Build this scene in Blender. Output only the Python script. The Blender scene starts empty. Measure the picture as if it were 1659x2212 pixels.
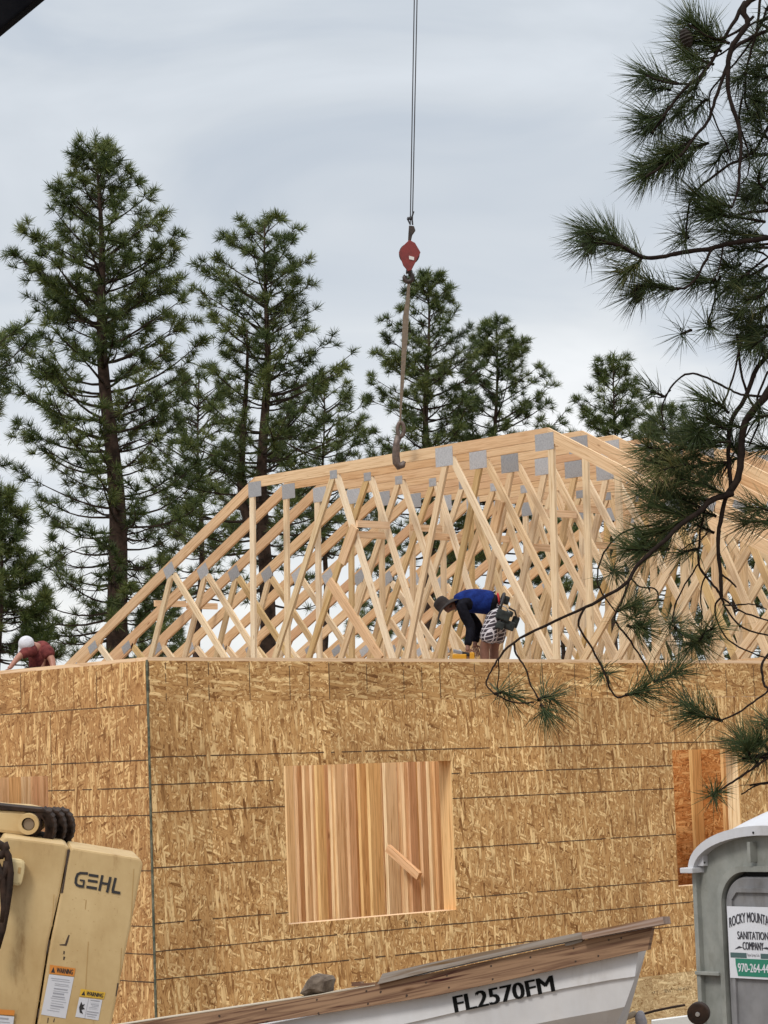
import bpy, bmesh, math, random
import numpy as np
from mathutils import Vector, Matrix
random.seed(7); rng = np.random.default_rng(7)
C = bpy.context.scene.collection
S = bpy.context.scene
rad = math.radians

# ------------------------------------------------------------------ camera
F = 5490.45; CXP, CYP = 829.5, 1106.0
CAM = Vector((-11.5585, -15.0593, -0.8979))
yaw, pitch, roll = 0.82131, 0.10194, -0.03542
fw = Vector((math.cos(yaw)*math.cos(pitch), math.sin(yaw)*math.cos(pitch), math.sin(pitch)))
rt = fw.cross(Vector((0, 0, 1))).normalized(); up = rt.cross(fw)
rt, up = rt*math.cos(roll)+up*math.sin(roll), up*math.cos(roll)-rt*math.sin(roll)
cam = bpy.data.cameras.new('camera'); co = bpy.data.objects.new('camera', cam); C.objects.link(co)
co.matrix_world = Matrix(((rt.x, up.x, -fw.x, CAM.x), (rt.y, up.y, -fw.y, CAM.y), (rt.z, up.z, -fw.z, CAM.z), (0, 0, 0, 1)))
cam.sensor_fit = 'VERTICAL'; cam.sensor_height = 36; cam.lens = F/2212*36
cam.clip_start = 0.1; cam.clip_end = 3000
S.camera = co
S.render.resolution_x = 768; S.render.resolution_y = 1024

# ------------------------------------------------------------------ sky + sun
w = bpy.data.worlds.new('World'); S.world = w; w.use_nodes = True
nt = w.node_tree; nt.nodes.clear()
def N(t, typ, **k):
    n = t.nodes.new(typ)
    for a, b in k.items():
        if a.startswith('i_'):
            n.inputs[int(a[2:])].default_value = b
        else: setattr(n, a, b)
    return n
def Lk(t, a, b): t.links.new(a, b)
def ramp(t, stops, interp='LINEAR'):
    n = t.nodes.new('ShaderNodeValToRGB'); n.color_ramp.interpolation = interp
    e = n.color_ramp.elements
    while len(e) < len(stops): e.new(0.5)
    for i, (p, c) in enumerate(stops):
        e[i].position = p; e[i].color = (*c, 1) if len(c) == 3 else c
    return n
SUN_EL, SUN_AZ = rad(48), rad(200)      # direction towards the sun, measured from +X
sky = N(nt, 'ShaderNodeTexSky', sky_type='NISHITA', sun_disc=False)
sky.sun_elevation = SUN_EL; sky.sun_rotation = rad(90)-SUN_AZ
tc = N(nt, 'ShaderNodeTexCoord'); sp = N(nt, 'ShaderNodeSeparateXYZ'); Lk(nt, tc.outputs['Generated'], sp.inputs[0])
grad = ramp(nt, [(0.0, (.80, .79, .76)), (.08, (.77, .77, .765)), (.13, (.72, .73, .745)), (.175, (.61, .635, .665)), (.22, (.525, .56, .605)), (.30, (.52, .56, .61)), (.42, (.62, .65, .69)), (.62, (1.15, 1.17, 1.2)), (1, (1.6, 1.6, 1.64))])
Lk(nt, sp.outputs[2], grad.inputs[0])
mp = N(nt, 'ShaderNodeMapping'); mp.inputs['Scale'].default_value = (1.0, 1.0, 2.3); mp.inputs['Location'].default_value = (3.1, .7, .2)
Lk(nt, tc.outputs['Generated'], mp.inputs[0])
n1 = N(nt, 'ShaderNodeTexNoise'); n1.inputs['Scale'].default_value = 5.5; n1.inputs['Detail'].default_value = 5; n1.inputs['Roughness'].default_value = .5; n1.inputs['Distortion'].default_value = .6
Lk(nt, mp.outputs[0], n1.inputs['Vector'])
cl = ramp(nt, [(.32, (.82, .86, .91)), (.46, (.94, .96, .98)), (.56, (1.06, 1.06, 1.05)), (.68, (1.18, 1.17, 1.15))])
Lk(nt, n1.outputs['Fac'], cl.inputs[0])
mul = N(nt, 'ShaderNodeMix', data_type='RGBA', blend_type='MULTIPLY'); mul.inputs[0].default_value = 1
Lk(nt, grad.outputs[0], mul.inputs[6]); Lk(nt, cl.outputs[0], mul.inputs[7])
b1 = N(nt, 'ShaderNodeBackground'); b1.inputs[1].default_value = 1.02; Lk(nt, mul.outputs[2], b1.inputs[0])
b2 = N(nt, 'ShaderNodeBackground'); b2.inputs[1].default_value = 0.06; Lk(nt, sky.outputs[0], b2.inputs[0])
mx = N(nt, 'ShaderNodeMixShader'); mx.inputs[0].default_value = .9
Lk(nt, b2.outputs[0], mx.inputs[1]); Lk(nt, b1.outputs[0], mx.inputs[2])
ow = N(nt, 'ShaderNodeOutputWorld'); Lk(nt, mx.outputs[0], ow.inputs[0])
sl = bpy.data.lights.new('sun', 'SUN'); sl.energy = 1.5; sl.angle = rad(14); sl.color = (1, .955, .88)
so = bpy.data.objects.new('sun', sl); C.objects.link(so)
sd = Vector((math.cos(SUN_AZ)*math.cos(SUN_EL), math.sin(SUN_AZ)*math.cos(SUN_EL), math.sin(SUN_EL)))
so.rotation_euler = (-sd).to_track_quat('-Z', 'Y').to_euler(); so.location = (0, -20, 30)
S.view_settings.view_transform = 'Standard'; S.view_settings.look = 'None'
S.view_settings.exposure = 0.3; S.view_settings.gamma = 1

# ------------------------------------------------------------------ helpers
GZ = -3.6                                    # ground level
def ray(x, y): return (fw*F + rt*(x-CXP) - up*(y-CYP))/F
def W(x, y, d): return CAM + ray(x, y)*d     # photo position at a given distance
def onpl(x, y, p0, n):
    r = ray(x, y); return CAM + r*((p0-CAM).dot(n)/r.dot(n))
def atX(q, X):
    r = ray(*q); return CAM + r*((X-CAM.x)/r.x)
def atY(q, Y):
    r = ray(*q); return CAM + r*((Y-CAM.y)/r.y)
def crop(x0, y0, s): return lambda x, y: ((x0+x/s)/1.8228, (y0+y/s)/1.8228)
fh = Vector((math.cos(yaw), math.sin(yaw), 0)); rh = Vector((math.sin(yaw), -math.cos(yaw), 0)); Z = Vector((0, 0, 1))

def mat(name, col, rough=.6, metal=0, noise=None, bump=0, spec=.5):
    m = bpy.data.materials.new(name); m.use_nodes = True; t = m.node_tree; b = t.nodes['Principled BSDF']
    b.inputs['Base Color'].default_value = (*col, 1); b.inputs['Roughness'].default_value = rough; b.inputs['Metallic'].default_value = metal
    b.inputs['Specular IOR Level'].default_value = spec
    if noise:
        sc, col2, lo, hi = noise
        tcn = N(t, 'ShaderNodeTexCoord'); nn = N(t, 'ShaderNodeTexNoise'); nn.inputs['Scale'].default_value = sc; nn.inputs['Detail'].default_value = 6; nn.inputs['Roughness'].default_value = .6
        Lk(t, tcn.outputs['Object'], nn.inputs['Vector'])
        r = ramp(t, [(lo, col), (hi, col2)]); Lk(t, nn.outputs['Fac'], r.inputs[0]); Lk(t, r.outputs[0], b.inputs['Base Color'])
        if bump:
            bp = N(t, 'ShaderNodeBump'); bp.inputs['Strength'].default_value = bump; bp.inputs['Distance'].default_value = .01
            Lk(t, nn.outputs['Fac'], bp.inputs['Height']); Lk(t, bp.outputs[0], b.inputs['Normal'])
    return m

def grime(m, scale=9, lo=.6, hi=.72, col=(.45, .36, .26), fac=.7, stretch=(1, 1, .35)):
    t = m.node_tree; b = t.nodes['Principled BSDF']; src = b.inputs['Base Color'].links[0].from_socket
    tcn = N(t, 'ShaderNodeTexCoord'); mpn = N(t, 'ShaderNodeMapping'); mpn.inputs['Scale'].default_value = stretch; Lk(t, tcn.outputs['Object'], mpn.inputs[0])
    nn = N(t, 'ShaderNodeTexNoise'); nn.inputs['Scale'].default_value = scale; nn.inputs['Detail'].default_value = 8; nn.inputs['Roughness'].default_value = .7; Lk(t, mpn.outputs[0], nn.inputs['Vector'])
    r = ramp(t, [(lo-.18, (1, 1, 1)), (lo, (.93, .91, .88)), (hi, col)]); Lk(t, nn.outputs['Fac'], r.inputs[0])
    mm = N(t, 'ShaderNodeMix', data_type='RGBA', blend_type='MULTIPLY'); mm.inputs[0].default_value = fac; Lk(t, src, mm.inputs[6]); Lk(t, r.outputs[0], mm.inputs[7]); Lk(t, mm.outputs[2], b.inputs['Base Color'])
    return m

def osb_mat(name, dark, mid, light, sat=1):
    m = bpy.data.materials.new(name); m.use_nodes = True; t = m.node_tree; b = t.nodes['Principled BSDF']
    b.inputs['Roughness'].default_value = .75; b.inputs['Specular IOR Level'].default_value = .25
    uv = N(t, 'ShaderNodeUVMap'); uv.uv_map = 'UVMap'
    nz = N(t, 'ShaderNodeTexNoise', noise_dimensions='2D'); nz.inputs['Scale'].default_value = 9; nz.inputs['Detail'].default_value = 2
    Lk(t, uv.outputs[0], nz.inputs['Vector'])
    wb = N(t, 'ShaderNodeVectorMath', operation='MULTIPLY_ADD'); wb.inputs[1].default_value = (.022, .022, 0); Lk(t, nz.outputs['Color'], wb.inputs[0]); Lk(t, uv.outputs[0], wb.inputs[2])
    base = ramp(t, [(.3, mid), (.7, tuple(.5*(a+c) for a, c in zip(mid, light)))]); Lk(t, nz.outputs['Fac'], base.inputs[0])
    cur = base.outputs[0]; bh = None
    layers = [(4, 1.0, .38), (-16, 1.25, .42), (24, .9, .40), (-38, 1.1, .5), (52, 1.3, .62), (10, 1.6, .60), (-72, 1.2, .72), (-6, .8, .64)]
    for i, (a, s, th) in enumerate(layers):
        vr = N(t, 'ShaderNodeVectorRotate', rotation_type='Z_AXIS'); vr.inputs['Angle'].default_value = rad(a); Lk(t, wb.outputs[0], vr.inputs['Vector'])
        mpn = N(t, 'ShaderNodeMapping'); mpn.inputs['Scale'].default_value = (54*s, 9*s, 1); mpn.inputs['Location'].default_value = (i*7.3, i*3.1, 0); Lk(t, vr.outputs[0], mpn.inputs[0])
        v = N(t, 'ShaderNodeTexVoronoi', voronoi_dimensions='2D', feature='F1', distance='MINKOWSKI'); v.inputs['Exponent'].default_value = 6; v.inputs['Scale'].default_value = 1; v.inputs['Randomness'].default_value = .9
        Lk(t, mpn.outputs[0], v.inputs['Vector'])
        s3 = N(t, 'ShaderNodeSeparateColor'); Lk(t, v.outputs['Color'], s3.inputs[0])
        gt = N(t, 'ShaderNodeMath', operation='GREATER_THAN'); Lk(t, s3.outputs[0], gt.inputs[0]); gt.inputs[1].default_value = th
        # flake colour by the cell's second random value
        fc = ramp(t, [(0, dark), (.16, mid), (.6, mid), (.82, light), (1, tuple(min(1, c*1.18) for c in light))]); Lk(t, s3.outputs[1], fc.inputs[0])
        # shadow along the flake's edge, painted as a dark rim
        ds = ramp(t, [(.36, (1, 1, 1)), (.62, (.62, .52, .42))]); Lk(t, v.outputs['Distance'], ds.inputs[0])
        mm = N(t, 'ShaderNodeMix', data_type='RGBA', blend_type='MULTIPLY'); mm.inputs[0].default_value = .8; Lk(t, fc.outputs[0], mm.inputs[6]); Lk(t, ds.outputs[0], mm.inputs[7])
        mi = N(t, 'ShaderNodeMix', data_type='RGBA'); Lk(t, gt.outputs[0], mi.inputs[0]); Lk(t, cur, mi.inputs[6]); Lk(t, mm.outputs[2], mi.inputs[7]); cur = mi.outputs[2]
    # small dark specks painted in as the shadows between flakes
    mp2 = N(t, 'ShaderNodeMapping'); mp2.inputs['Scale'].default_value = (75, 26, 1); Lk(t, wb.outputs[0], mp2.inputs[0])
    n2 = N(t, 'ShaderNodeTexNoise', noise_dimensions='2D'); n2.inputs['Scale'].default_value = 1; n2.inputs['Detail'].default_value = 2; Lk(t, mp2.outputs[0], n2.inputs['Vector'])
    sr = ramp(t, [(.60, (1, 1, 1)), (.72, (.5, .38, .28))]); Lk(t, n2.outputs['Fac'], sr.inputs[0])
    m2 = N(t, 'ShaderNodeMix', data_type='RGBA', blend_type='MULTIPLY'); m2.inputs[0].default_value = .9; Lk(t, cur, m2.inputs[6]); Lk(t, sr.outputs[0], m2.inputs[7])
    n3 = N(t, 'ShaderNodeTexNoise', noise_dimensions='2D'); n3.inputs['Scale'].default_value = 1.3; n3.inputs['Detail'].default_value = 3; Lk(t, uv.outputs[0], n3.inputs['Vector'])
    r3 = ramp(t, [(.3, (.86, .82, .78)), (.7, (1.08, 1.06, 1.03))]); Lk(t, n3.outputs['Fac'], r3.inputs[0])
    m3 = N(t, 'ShaderNodeMix', data_type='RGBA', blend_type='MULTIPLY'); m3.inputs[0].default_value = 1; Lk(t, m2.outputs[2], m3.inputs[6]); Lk(t, r3.outputs[0], m3.inputs[7])
    oi = N(t, 'ShaderNodeObjectInfo'); ro = ramp(t, [(0, (.87, .85, .82)), (.5, (1, 1, 1)), (1, (1.09, 1.08, 1.07))]); Lk(t, oi.outputs['Random'], ro.inputs[0])
    m4 = N(t, 'ShaderNodeMix', data_type='RGBA', blend_type='MULTIPLY'); m4.inputs[0].default_value = 1; Lk(t, m3.outputs[2], m4.inputs[6]); Lk(t, ro.outputs[0], m4.inputs[7])
    Lk(t, m4.outputs[2], b.inputs['Base Color'])
    bw = N(t, 'ShaderNodeRGBToBW'); Lk(t, cur, bw.inputs[0]); bp = N(t, 'ShaderNodeBump'); bp.inputs['Strength'].default_value = .35; bp.inputs['Distance'].default_value = .004
    Lk(t, bw.outputs[0], bp.inputs['Height']); Lk(t, bp.outputs[0], b.inputs['Normal'])
    return m

def wood_mat(name, tints, knots=True, grain=.25, rough=.7):
    m = bpy.data.materials.new(name); m.use_nodes = True; t = m.node_tree; b = t.nodes['Principled BSDF']
    b.inputs['Roughness'].default_value = rough; b.inputs['Specular IOR Level'].default_value = .25
    oi = N(t, 'ShaderNodeObjectInfo')
    tr = ramp(t, [((i+.0)/max(1, len(tints)-1), c) for i, c in enumerate(tints)]); Lk(t, oi.outputs['Random'], tr.inputs[0])
    uv = N(t, 'ShaderNodeUVMap'); uv.uv_map = 'UVMap'
    ml = N(t, 'ShaderNodeMath', operation='MULTIPLY'); Lk(t, oi.outputs['Random'], ml.inputs[0]); ml.inputs[1].default_value = 53
    ad = N(t, 'ShaderNodeVectorMath', operation='ADD'); Lk(t, uv.outputs[0], ad.inputs[0]); Lk(t, ml.outputs[0], ad.inputs[1])
    mpn = N(t, 'ShaderNodeMapping'); mpn.inputs['Scale'].default_value = (2.2, 60, 1); Lk(t, ad.outputs[0], mpn.inputs[0])
    nn = N(t, 'ShaderNodeTexNoise', noise_dimensions='2D'); nn.inputs['Scale'].default_value = 1; nn.inputs['Detail'].default_value = 4; nn.inputs['Distortion'].default_value = .8; Lk(t, mpn.outputs[0], nn.inputs['Vector'])
    gr = ramp(t, [(.25, (1-grain*1.1, 1-grain*1.5, 1-grain*1.9)), (.55, (1, 1, 1)), (.8, (1.06, 1.05, 1.04))]); Lk(t, nn.outputs['Fac'], gr.inputs[0])
    mm = N(t, 'ShaderNodeMix', data_type='RGBA', blend_type='MULTIPLY'); mm.inputs[0].default_value = 1; Lk(t, tr.outputs[0], mm.inputs[6]); Lk(t, gr.outputs[0], mm.inputs[7]); cur = mm.outputs[2]
    if knots:
        mk = N(t, 'ShaderNodeMapping'); mk.inputs['Scale'].default_value = (2.3, 8, 1); Lk(t, ad.outputs[0], mk.inputs[0])
        v = N(t, 'ShaderNodeTexVoronoi', voronoi_dimensions='2D'); v.inputs['Scale'].default_value = 1; Lk(t, mk.outputs[0], v.inputs['Vector'])
        sk = N(t, 'ShaderNodeSeparateColor'); Lk(t, v.outputs['Color'], sk.inputs[0]); rk = ramp(t, [(.0, (0, 0, 0)), (.5, (.35, .35, .35))]); Lk(t, sk.outputs[0], rk.inputs[0])
        ak = N(t, 'ShaderNodeMath', operation='ADD'); Lk(t, v.outputs['Distance'], ak.inputs[0]); Lk(t, rk.outputs[0], ak.inputs[1])
        kr = ramp(t, [(.05, (.40, .27, .18)), (.13, (1, 1, 1))]); Lk(t, ak.outputs[0], kr.inputs[0])
        mm2 = N(t, 'ShaderNodeMix', data_type='RGBA', blend_type='MULTIPLY'); mm2.inputs[0].default_value = .85; Lk(t, cur, mm2.inputs[6]); Lk(t, kr.outputs[0], mm2.inputs[7]); cur = mm2.outputs[2]
    Lk(t, cur, b.inputs['Base Color'])
    return m

M = {}
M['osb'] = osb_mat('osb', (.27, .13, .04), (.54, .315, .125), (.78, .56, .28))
M['osb_left'] = osb_mat('osb_darker', (.24, .11, .036), (.47, .26, .105), (.68, .46, .22))  # same board pattern in a darker, browner tint for the left wall
M['osb_pale'] = osb_mat('osb_pale', (.40, .27, .12), (.56, .41, .22), (.68, .54, .31))
M['osb_in'] = osb_mat('osb_inside', (.26, .09, .02), (.58, .26, .08), (.72, .42, .17))
M['line'] = mat('dark_line', (.07, .04, .02), .9)
M['chord'] = wood_mat('fir_chord', [(.61, .385, .205), (.67, .46, .265), (.55, .33, .19), (.71, .51, .31), (.63, .41, .235)])
M['web'] = wood_mat('spruce_web', [(.74, .59, .39), (.70, .52, .33), (.55, .38, .17), (.78, .64, .46), (.67, .50, .31)])
M['stud'] = wood_mat('stud', [(.88, .60, .32), (.90, .67, .39), (.80, .50, .28), (.86, .56, .22), (.92, .72, .45), (.74, .46, .26), (.88, .63, .36)], grain=.32)
M['plate_wood'] = wood_mat('plate_wood', [(.74, .50, .30), (.78, .56, .36)])
def vary(m, lo, hi):
    t = m.node_tree; b = t.nodes['Principled BSDF']; src = b.inputs['Base Color'].links[0].from_socket
    oi = N(t, 'ShaderNodeObjectInfo'); r = ramp(t, [(0, (lo,)*3), (1, (hi,)*3)]); Lk(t, oi.outputs['Random'], r.inputs[0])
    mm = N(t, 'ShaderNodeMix', data_type='RGBA', blend_type='MULTIPLY'); mm.inputs[0].default_value = 1; Lk(t, src, mm.inputs[6]); Lk(t, r.outputs[0], mm.inputs[7]); Lk(t, mm.outputs[2], b.inputs['Base Color'])
def plate_mat():
    m = mat('galvanised', (.31, .31, .32), .55, .2, (60, (.42, .42, .43), .35, .65), .25)
    return m
M['plate'] = plate_mat(); vary(M['plate'], .8, 1.25)
M['weather'] = wood_mat('weathered_board', [(.22, .19, .165), (.26, .225, .195)], grain=.5)
M['plank'] = wood_mat('brown_plank', [(.28, .165, .095), (.24, .145, .085)], grain=.8)
M['bark'] = mat('bark', (.022, .017, .013), .95, 0, (14, (.055, .040, .030), .35, .7), .8, .1)
M['bark_tr'] = mat('bark_trunk', (.028, .020, .016), .95, 0, (9, (.085, .056, .043), .35, .7), .9, .1)
M['twig'] = mat('twig', (.010, .007, .006), .9, 0, (30, (.026, .017, .013), .3, .7), .5, .1)

def needle_mat(name, c1, c2, c3, trans=.25):
    m = bpy.data.materials.new(name); m.use_nodes = True; t = m.node_tree; b = t.nodes['Principled BSDF']
    b.inputs['Roughness'].default_value = .55; b.inputs['Specular IOR Level'].default_value = .35
    at = N(t, 'ShaderNodeAttribute'); at.attribute_name = 'tone'
    r = ramp(t, [(0, c1), (.5, c2), (1, c3)]); Lk(t, at.outputs['Fac'], r.inputs[0]); Lk(t, r.outputs[0], b.inputs['Base Color'])
    tl = N(t, 'ShaderNodeBsdfTranslucent'); Lk(t, r.outputs[0], tl.inputs['Color'])
    mxs = N(t, 'ShaderNodeMixShader'); mxs.inputs[0].default_value = trans
    out = [n for n in t.nodes if n.type == 'OUTPUT_MATERIAL'][0]
    Lk(t, b.outputs[0], mxs.inputs[1]); Lk(t, tl.outputs[0], mxs.inputs[2]); Lk(t, mxs.outputs[0], out.inputs['Surface'])
    return m
M['needle_far'] = needle_mat('pine_needles', (.026, .046, .013), (.078, .108, .026), (.20, .22, .065))
M['needle_near'] = needle_mat('near_needles', (.028, .048, .016), (.066, .098, .030), (.24, .22, .075), .35)

def wloc(p):
    v = Vector((0, 0, 0))
    while p is not None: v += Vector(p.location); p = p.parent
    return v
class MB:
    def __init__(s): s.v = []; s.f = []; s.uv = []; s.mi = []; s.mats = []
    def mid(s, m):
        if m not in s.mats: s.mats.append(m)
        return s.mats.index(m)
    def face(s, pts, m, uvs=None):
        n = len(s.v); s.v += [tuple(p) for p in pts]; s.f.append(tuple(range(n, n+len(pts)))); s.mi.append(s.mid(m))
        s.uv += uvs if uvs else [(0, 0)]*len(pts)
    def quad(s, a, b, c, d, m, uvs=None): s.face((a, b, c, d), m, uvs)
    def hexa(s, P, m, L=None, off=0):
        # P: 8 points, bottom loop 0-3 then top loop 4-7; u runs along P0->P4
        fs = [(0, 3, 2, 1), (4, 5, 6, 7), (0, 1, 5, 4), (1, 2, 6, 5), (2, 3, 7, 6), (3, 0, 4, 7)]
        ln = (Vector(P[4])-Vector(P[0])).length
        for k, f in enumerate(fs):
            if k < 2: uv = [(off+.01*i, .01*i) for i in range(4)]
            else:
                ww = (Vector(P[f[1]])-Vector(P[f[0]])).length; o = off+k*1.7
                uv = [(off, o), (off, o+ww), (off+ln, o+ww), (off+ln, o)]
            s.face([P[i] for i in f], m, uv)
    def beam(s, a, b, wd, td, w_, t_, m, off=None):
        a = Vector(a); b = Vector(b); wd = Vector(wd).normalized()*w_/2; td = Vector(td).normalized()*t_/2
        P = [a-wd-td, a+wd-td, a+wd+td, a-wd+td, b-wd-td, b+wd-td, b+wd+td, b-wd+td]
        s.hexa(P, m, off=random.uniform(0, 20) if off is None else off)
    def box(s, c, ax, ay, az, m):
        c = Vector(c); ax = Vector(ax); ay = Vector(ay); az = Vector(az)
        P = [c-ax-ay-az, c+ax-ay-az, c+ax+ay-az, c-ax+ay-az, c-ax-ay+az, c+ax-ay+az, c+ax+ay+az, c-ax+ay+az]
        s.hexa(P, m, off=random.uniform(0, 9))
    def prism(s, pts, ext, m, cap=True):
        n = len(pts); pts = [Vector(p) for p in pts]; q = [p+ext for p in pts]
        if cap: s.face(pts, m, [(i*.01, 0) for i in range(n)]); s.face(q[::-1], m, [(i*.01, 0) for i in range(n)])
        u = 0
        for i in range(n):
            j = (i+1) % n; l = (pts[j]-pts[i]).length
            s.face((pts[i], q[i], q[j], pts[j]), m, [(0, u), (ext.length, u), (ext.length, u+l), (0, u+l)]); u += l
    def tube(s, pts, rs, m, seg=8, caps=True):
        pts = [Vector(p) for p in pts]; rings = []
        if not hasattr(rs, '__len__'): rs = [rs]*len(pts)
        ref = None
        base = len(s.v)
        for i, p in enumerate(pts):
            d = (pts[min(i+1, len(pts)-1)]-pts[max(i-1, 0)]).normalized()
            if ref is None: ref = d.orthogonal().normalized()
            x = (ref-d*ref.dot(d))
            if x.length < 1e-4: x = d.orthogonal()
            x.normalize(); ref = x; y = d.cross(x)
            for k in range(seg):
                a = 2*math.pi*k/seg; s.v.append(tuple(p+(x*math.cos(a)+y*math.sin(a))*rs[i]))
        mi = s.mid(m); u = 0
        for i in range(len(pts)-1):
            l = (pts[i+1]-pts[i]).length
            for k in range(seg):
                k2 = (k+1) % seg
                s.f.append((base+i*seg+k, base+i*seg+k2, base+(i+1)*seg+k2, base+(i+1)*seg+k)); s.mi.append(mi)
                s.uv += [(u, k*.03), (u, k*.03+.03), (u+l, k*.03+.03), (u+l, k*.03)]
            u += l
        if caps:
            s.f.append(tuple(base+k for k in range(seg))[::-1]); s.mi.append(mi); s.uv += [(0, 0)]*seg
            e = base+(len(pts)-1)*seg; s.f.append(tuple(e+k for k in range(seg))); s.mi.append(mi); s.uv += [(0, 0)]*seg
    def build(s, name, parent=None, origin=None, smooth=False, bevel=0):
        me = bpy.data.meshes.new(name); o0 = Vector(origin) if origin is not None else wloc(parent)
        me.from_pydata((np.array(s.v, dtype=float)-np.array(o0)).tolist(), [], s.f)
        for m in s.mats: me.materials.append(m)
        me.polygons.foreach_set('material_index', s.mi)
        ul = me.uv_layers.new(name='UVMap'); ul.data.foreach_set('uv', np.array(s.uv, dtype=np.float32).ravel())
        if smooth: me.polygons.foreach_set('use_smooth', [True]*len(s.f))
        me.update()
        if bevel:
            bm = bmesh.new(); bm.from_mesh(me); bmesh.ops.remove_doubles(bm, verts=bm.verts, dist=1e-5)
            bmesh.ops.recalc_face_normals(bm, faces=bm.faces)
            bmesh.ops.bevel(bm, geom=[e for e in bm.edges if len(e.link_faces) == 2 and e.calc_face_angle(0) > .5], offset=bevel, segments=2, affect='EDGES', profile=.6)
            bm.to_mesh(me); bm.free()
        o = bpy.data.objects.new(name, me); C.objects.link(o)
        if origin is not None: o.location = o0
        if parent: o.parent = parent
        return o
def tag(o, label=None, cat=None, group=None, kind=None):
    if label: o['label'] = label
    if cat: o['category'] = cat
    if group: o['group'] = group
    if kind: o['kind'] = kind
    return o
def thing(name, loc, label, cat, group=None):
    o = bpy.data.objects.new(name, None); C.objects.link(o); o.location = loc; o.empty_display_size = .2
    return tag(o, label, cat, group)

# ------------------------------------------------------------------ ground
def ground():
    mb = MB(); m = mat('dirt', (.20, .15, .11), .95, 0, (1.5, (.30, .24, .18), .3, .7), .3, .1)
    n = 60; ext = 400
    def h(x, y):
        d = math.hypot(x-CAM.x, y-CAM.y); base = GZ+.0
        t = max(0, min(1, (10.5-d)/8)); t = t*t*(3-2*t)
        far = max(0, d-90)*.012
        return base + t*1.05 + far
    g = [-ext*(1-i/30)**2 if i <= 30 else ext*((i-30)/30)**2 for i in range(61)]
    idx = {}
    for i in range(61):
        for j in range(61):
            x = CAM.x+8+g[i]; y = CAM.y+8+g[j]; idx[i, j] = len(mb.v); mb.v.append((x, y, h(x, y)))
    mi = mb.mid(m)
    for i in range(60):
        for j in range(60):
            mb.f.append((idx[i, j], idx[i+1, j], idx[i+1, j+1], idx[i, j+1])); mb.mi.append(mi); mb.uv += [(0, 0)]*4
    o = mb.build('ground', smooth=True); tag(o, kind='structure')
ground()

# ------------------------------------------------------------------ house walls
X0 = .1602
HX, HY = 19.8, 16.3                          # house footprint
house = thing('house', (0, 0, GZ), 'unroofed wooden house with bare oriented strand board walls and framed window openings', 'house')
Z1, Z2 = -.3207, -.3406
BOT = -3.42
def rects_minus(r, holes):
    xs = sorted({r[0], r[1]} | {h[i] for h in holes for i in (0, 1) if r[0] < h[i] < r[1]})
    zs = sorted({r[2], r[3]} | {h[i] for h in holes for i in (2, 3) if r[2] < h[i] < r[3]})
    out = []
    for a, b in zip(xs, xs[1:]):
        col = []
        for c, d in zip(zs, zs[1:]):
            mx_, mz_ = (a+b)/2, (c+d)/2
            if not any(h[0] < mx_ < h[1] and h[2] < mz_ < h[3] for h in holes): out.append((a, b, c, d))
    return out
def osb_panel(u0, u1, z0, z1, conv, nrm, m, holes=(), horiz=False, lines=(), name='osb_panel', vlines=(), T=.011):
    """conv(u,z) gives the wall point, nrm points outwards"""
    mb = MB(); g = .0005; ou, ov = random.uniform(0, 40), random.uniform(0, 40)
    r = (u0+g, u1-g, z0+g, z1-g)
    def uvf(u, z): return (z*1.0+ou, u+ov) if horiz else (u+ou, z+ov)
    for a, b, c, d in rects_minus(r, holes):
        P = [conv(a, c), conv(b, c), conv(b, d), conv(a, d)]
        O = [p+nrm*T for p in P]
        mb.face(O, m, [uvf(a, c), uvf(b, c), uvf(b, d), uvf(a, d)])
        mb.face(P[::-1], m, [uvf(a, d), uvf(b, d), uvf(b, c), uvf(a, c)])
        for i in range(4):
            j = (i+1) % 4; mb.face((P[i], P[j], O[j], O[i]), m, [uvf(a, c)]*4)
    for zl in lines:     # printed nailing lines
        segs = rects_minus((r[0], r[1], zl-.003, zl+.003), holes)
        for a, b, c, d in segs:
            x = a; zz = zl
            while x < b-.01:
                x2 = min(b, x+random.uniform(.03, .12)); t0 = random.uniform(.0028, .0048); zo = random.uniform(-.0012, .0012)
                if random.random() > .06:
                    q = [conv(x, zl-t0+zo), conv(x2, zl-t0+zo), conv(x2, zl+t0+zo), conv(x, zl+t0+zo)]
                    mb.face([p+nrm*(T+.0012) for p in q], M['line'])
                x = x2
    for xl, wd in vlines:
        z = z0+.01
        while z < z1-.01:
            z2 = min(z1-.01, z+random.uniform(.02, .08))
            if random.random() > .14:
                q = [conv(xl-wd, z), conv(xl+wd, z), conv(xl+wd, z2), conv(xl-wd, z2)]
                mb.face([p+nrm*(T+.0012) for p in q], M['line'])
            z = z2
    o = mb.build(name, house); return o
mainw = lambda u, z: Vector((u, 0, z)); nm = Vector((0, -1, 0))
leftw = lambda u, z: Vector((0, u, z)); nl = Vector((-1, 0, 0))
op1 = (1.292, 3.100, -2.037, -.823); op2 = (5.868, 6.787, -2.004, -.793)
opL = (1.2832, 2.9, -2.04, -.834)
prints = [.0254*i for i in (16, 24, 32, 48, 64, 72, 80)]
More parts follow.
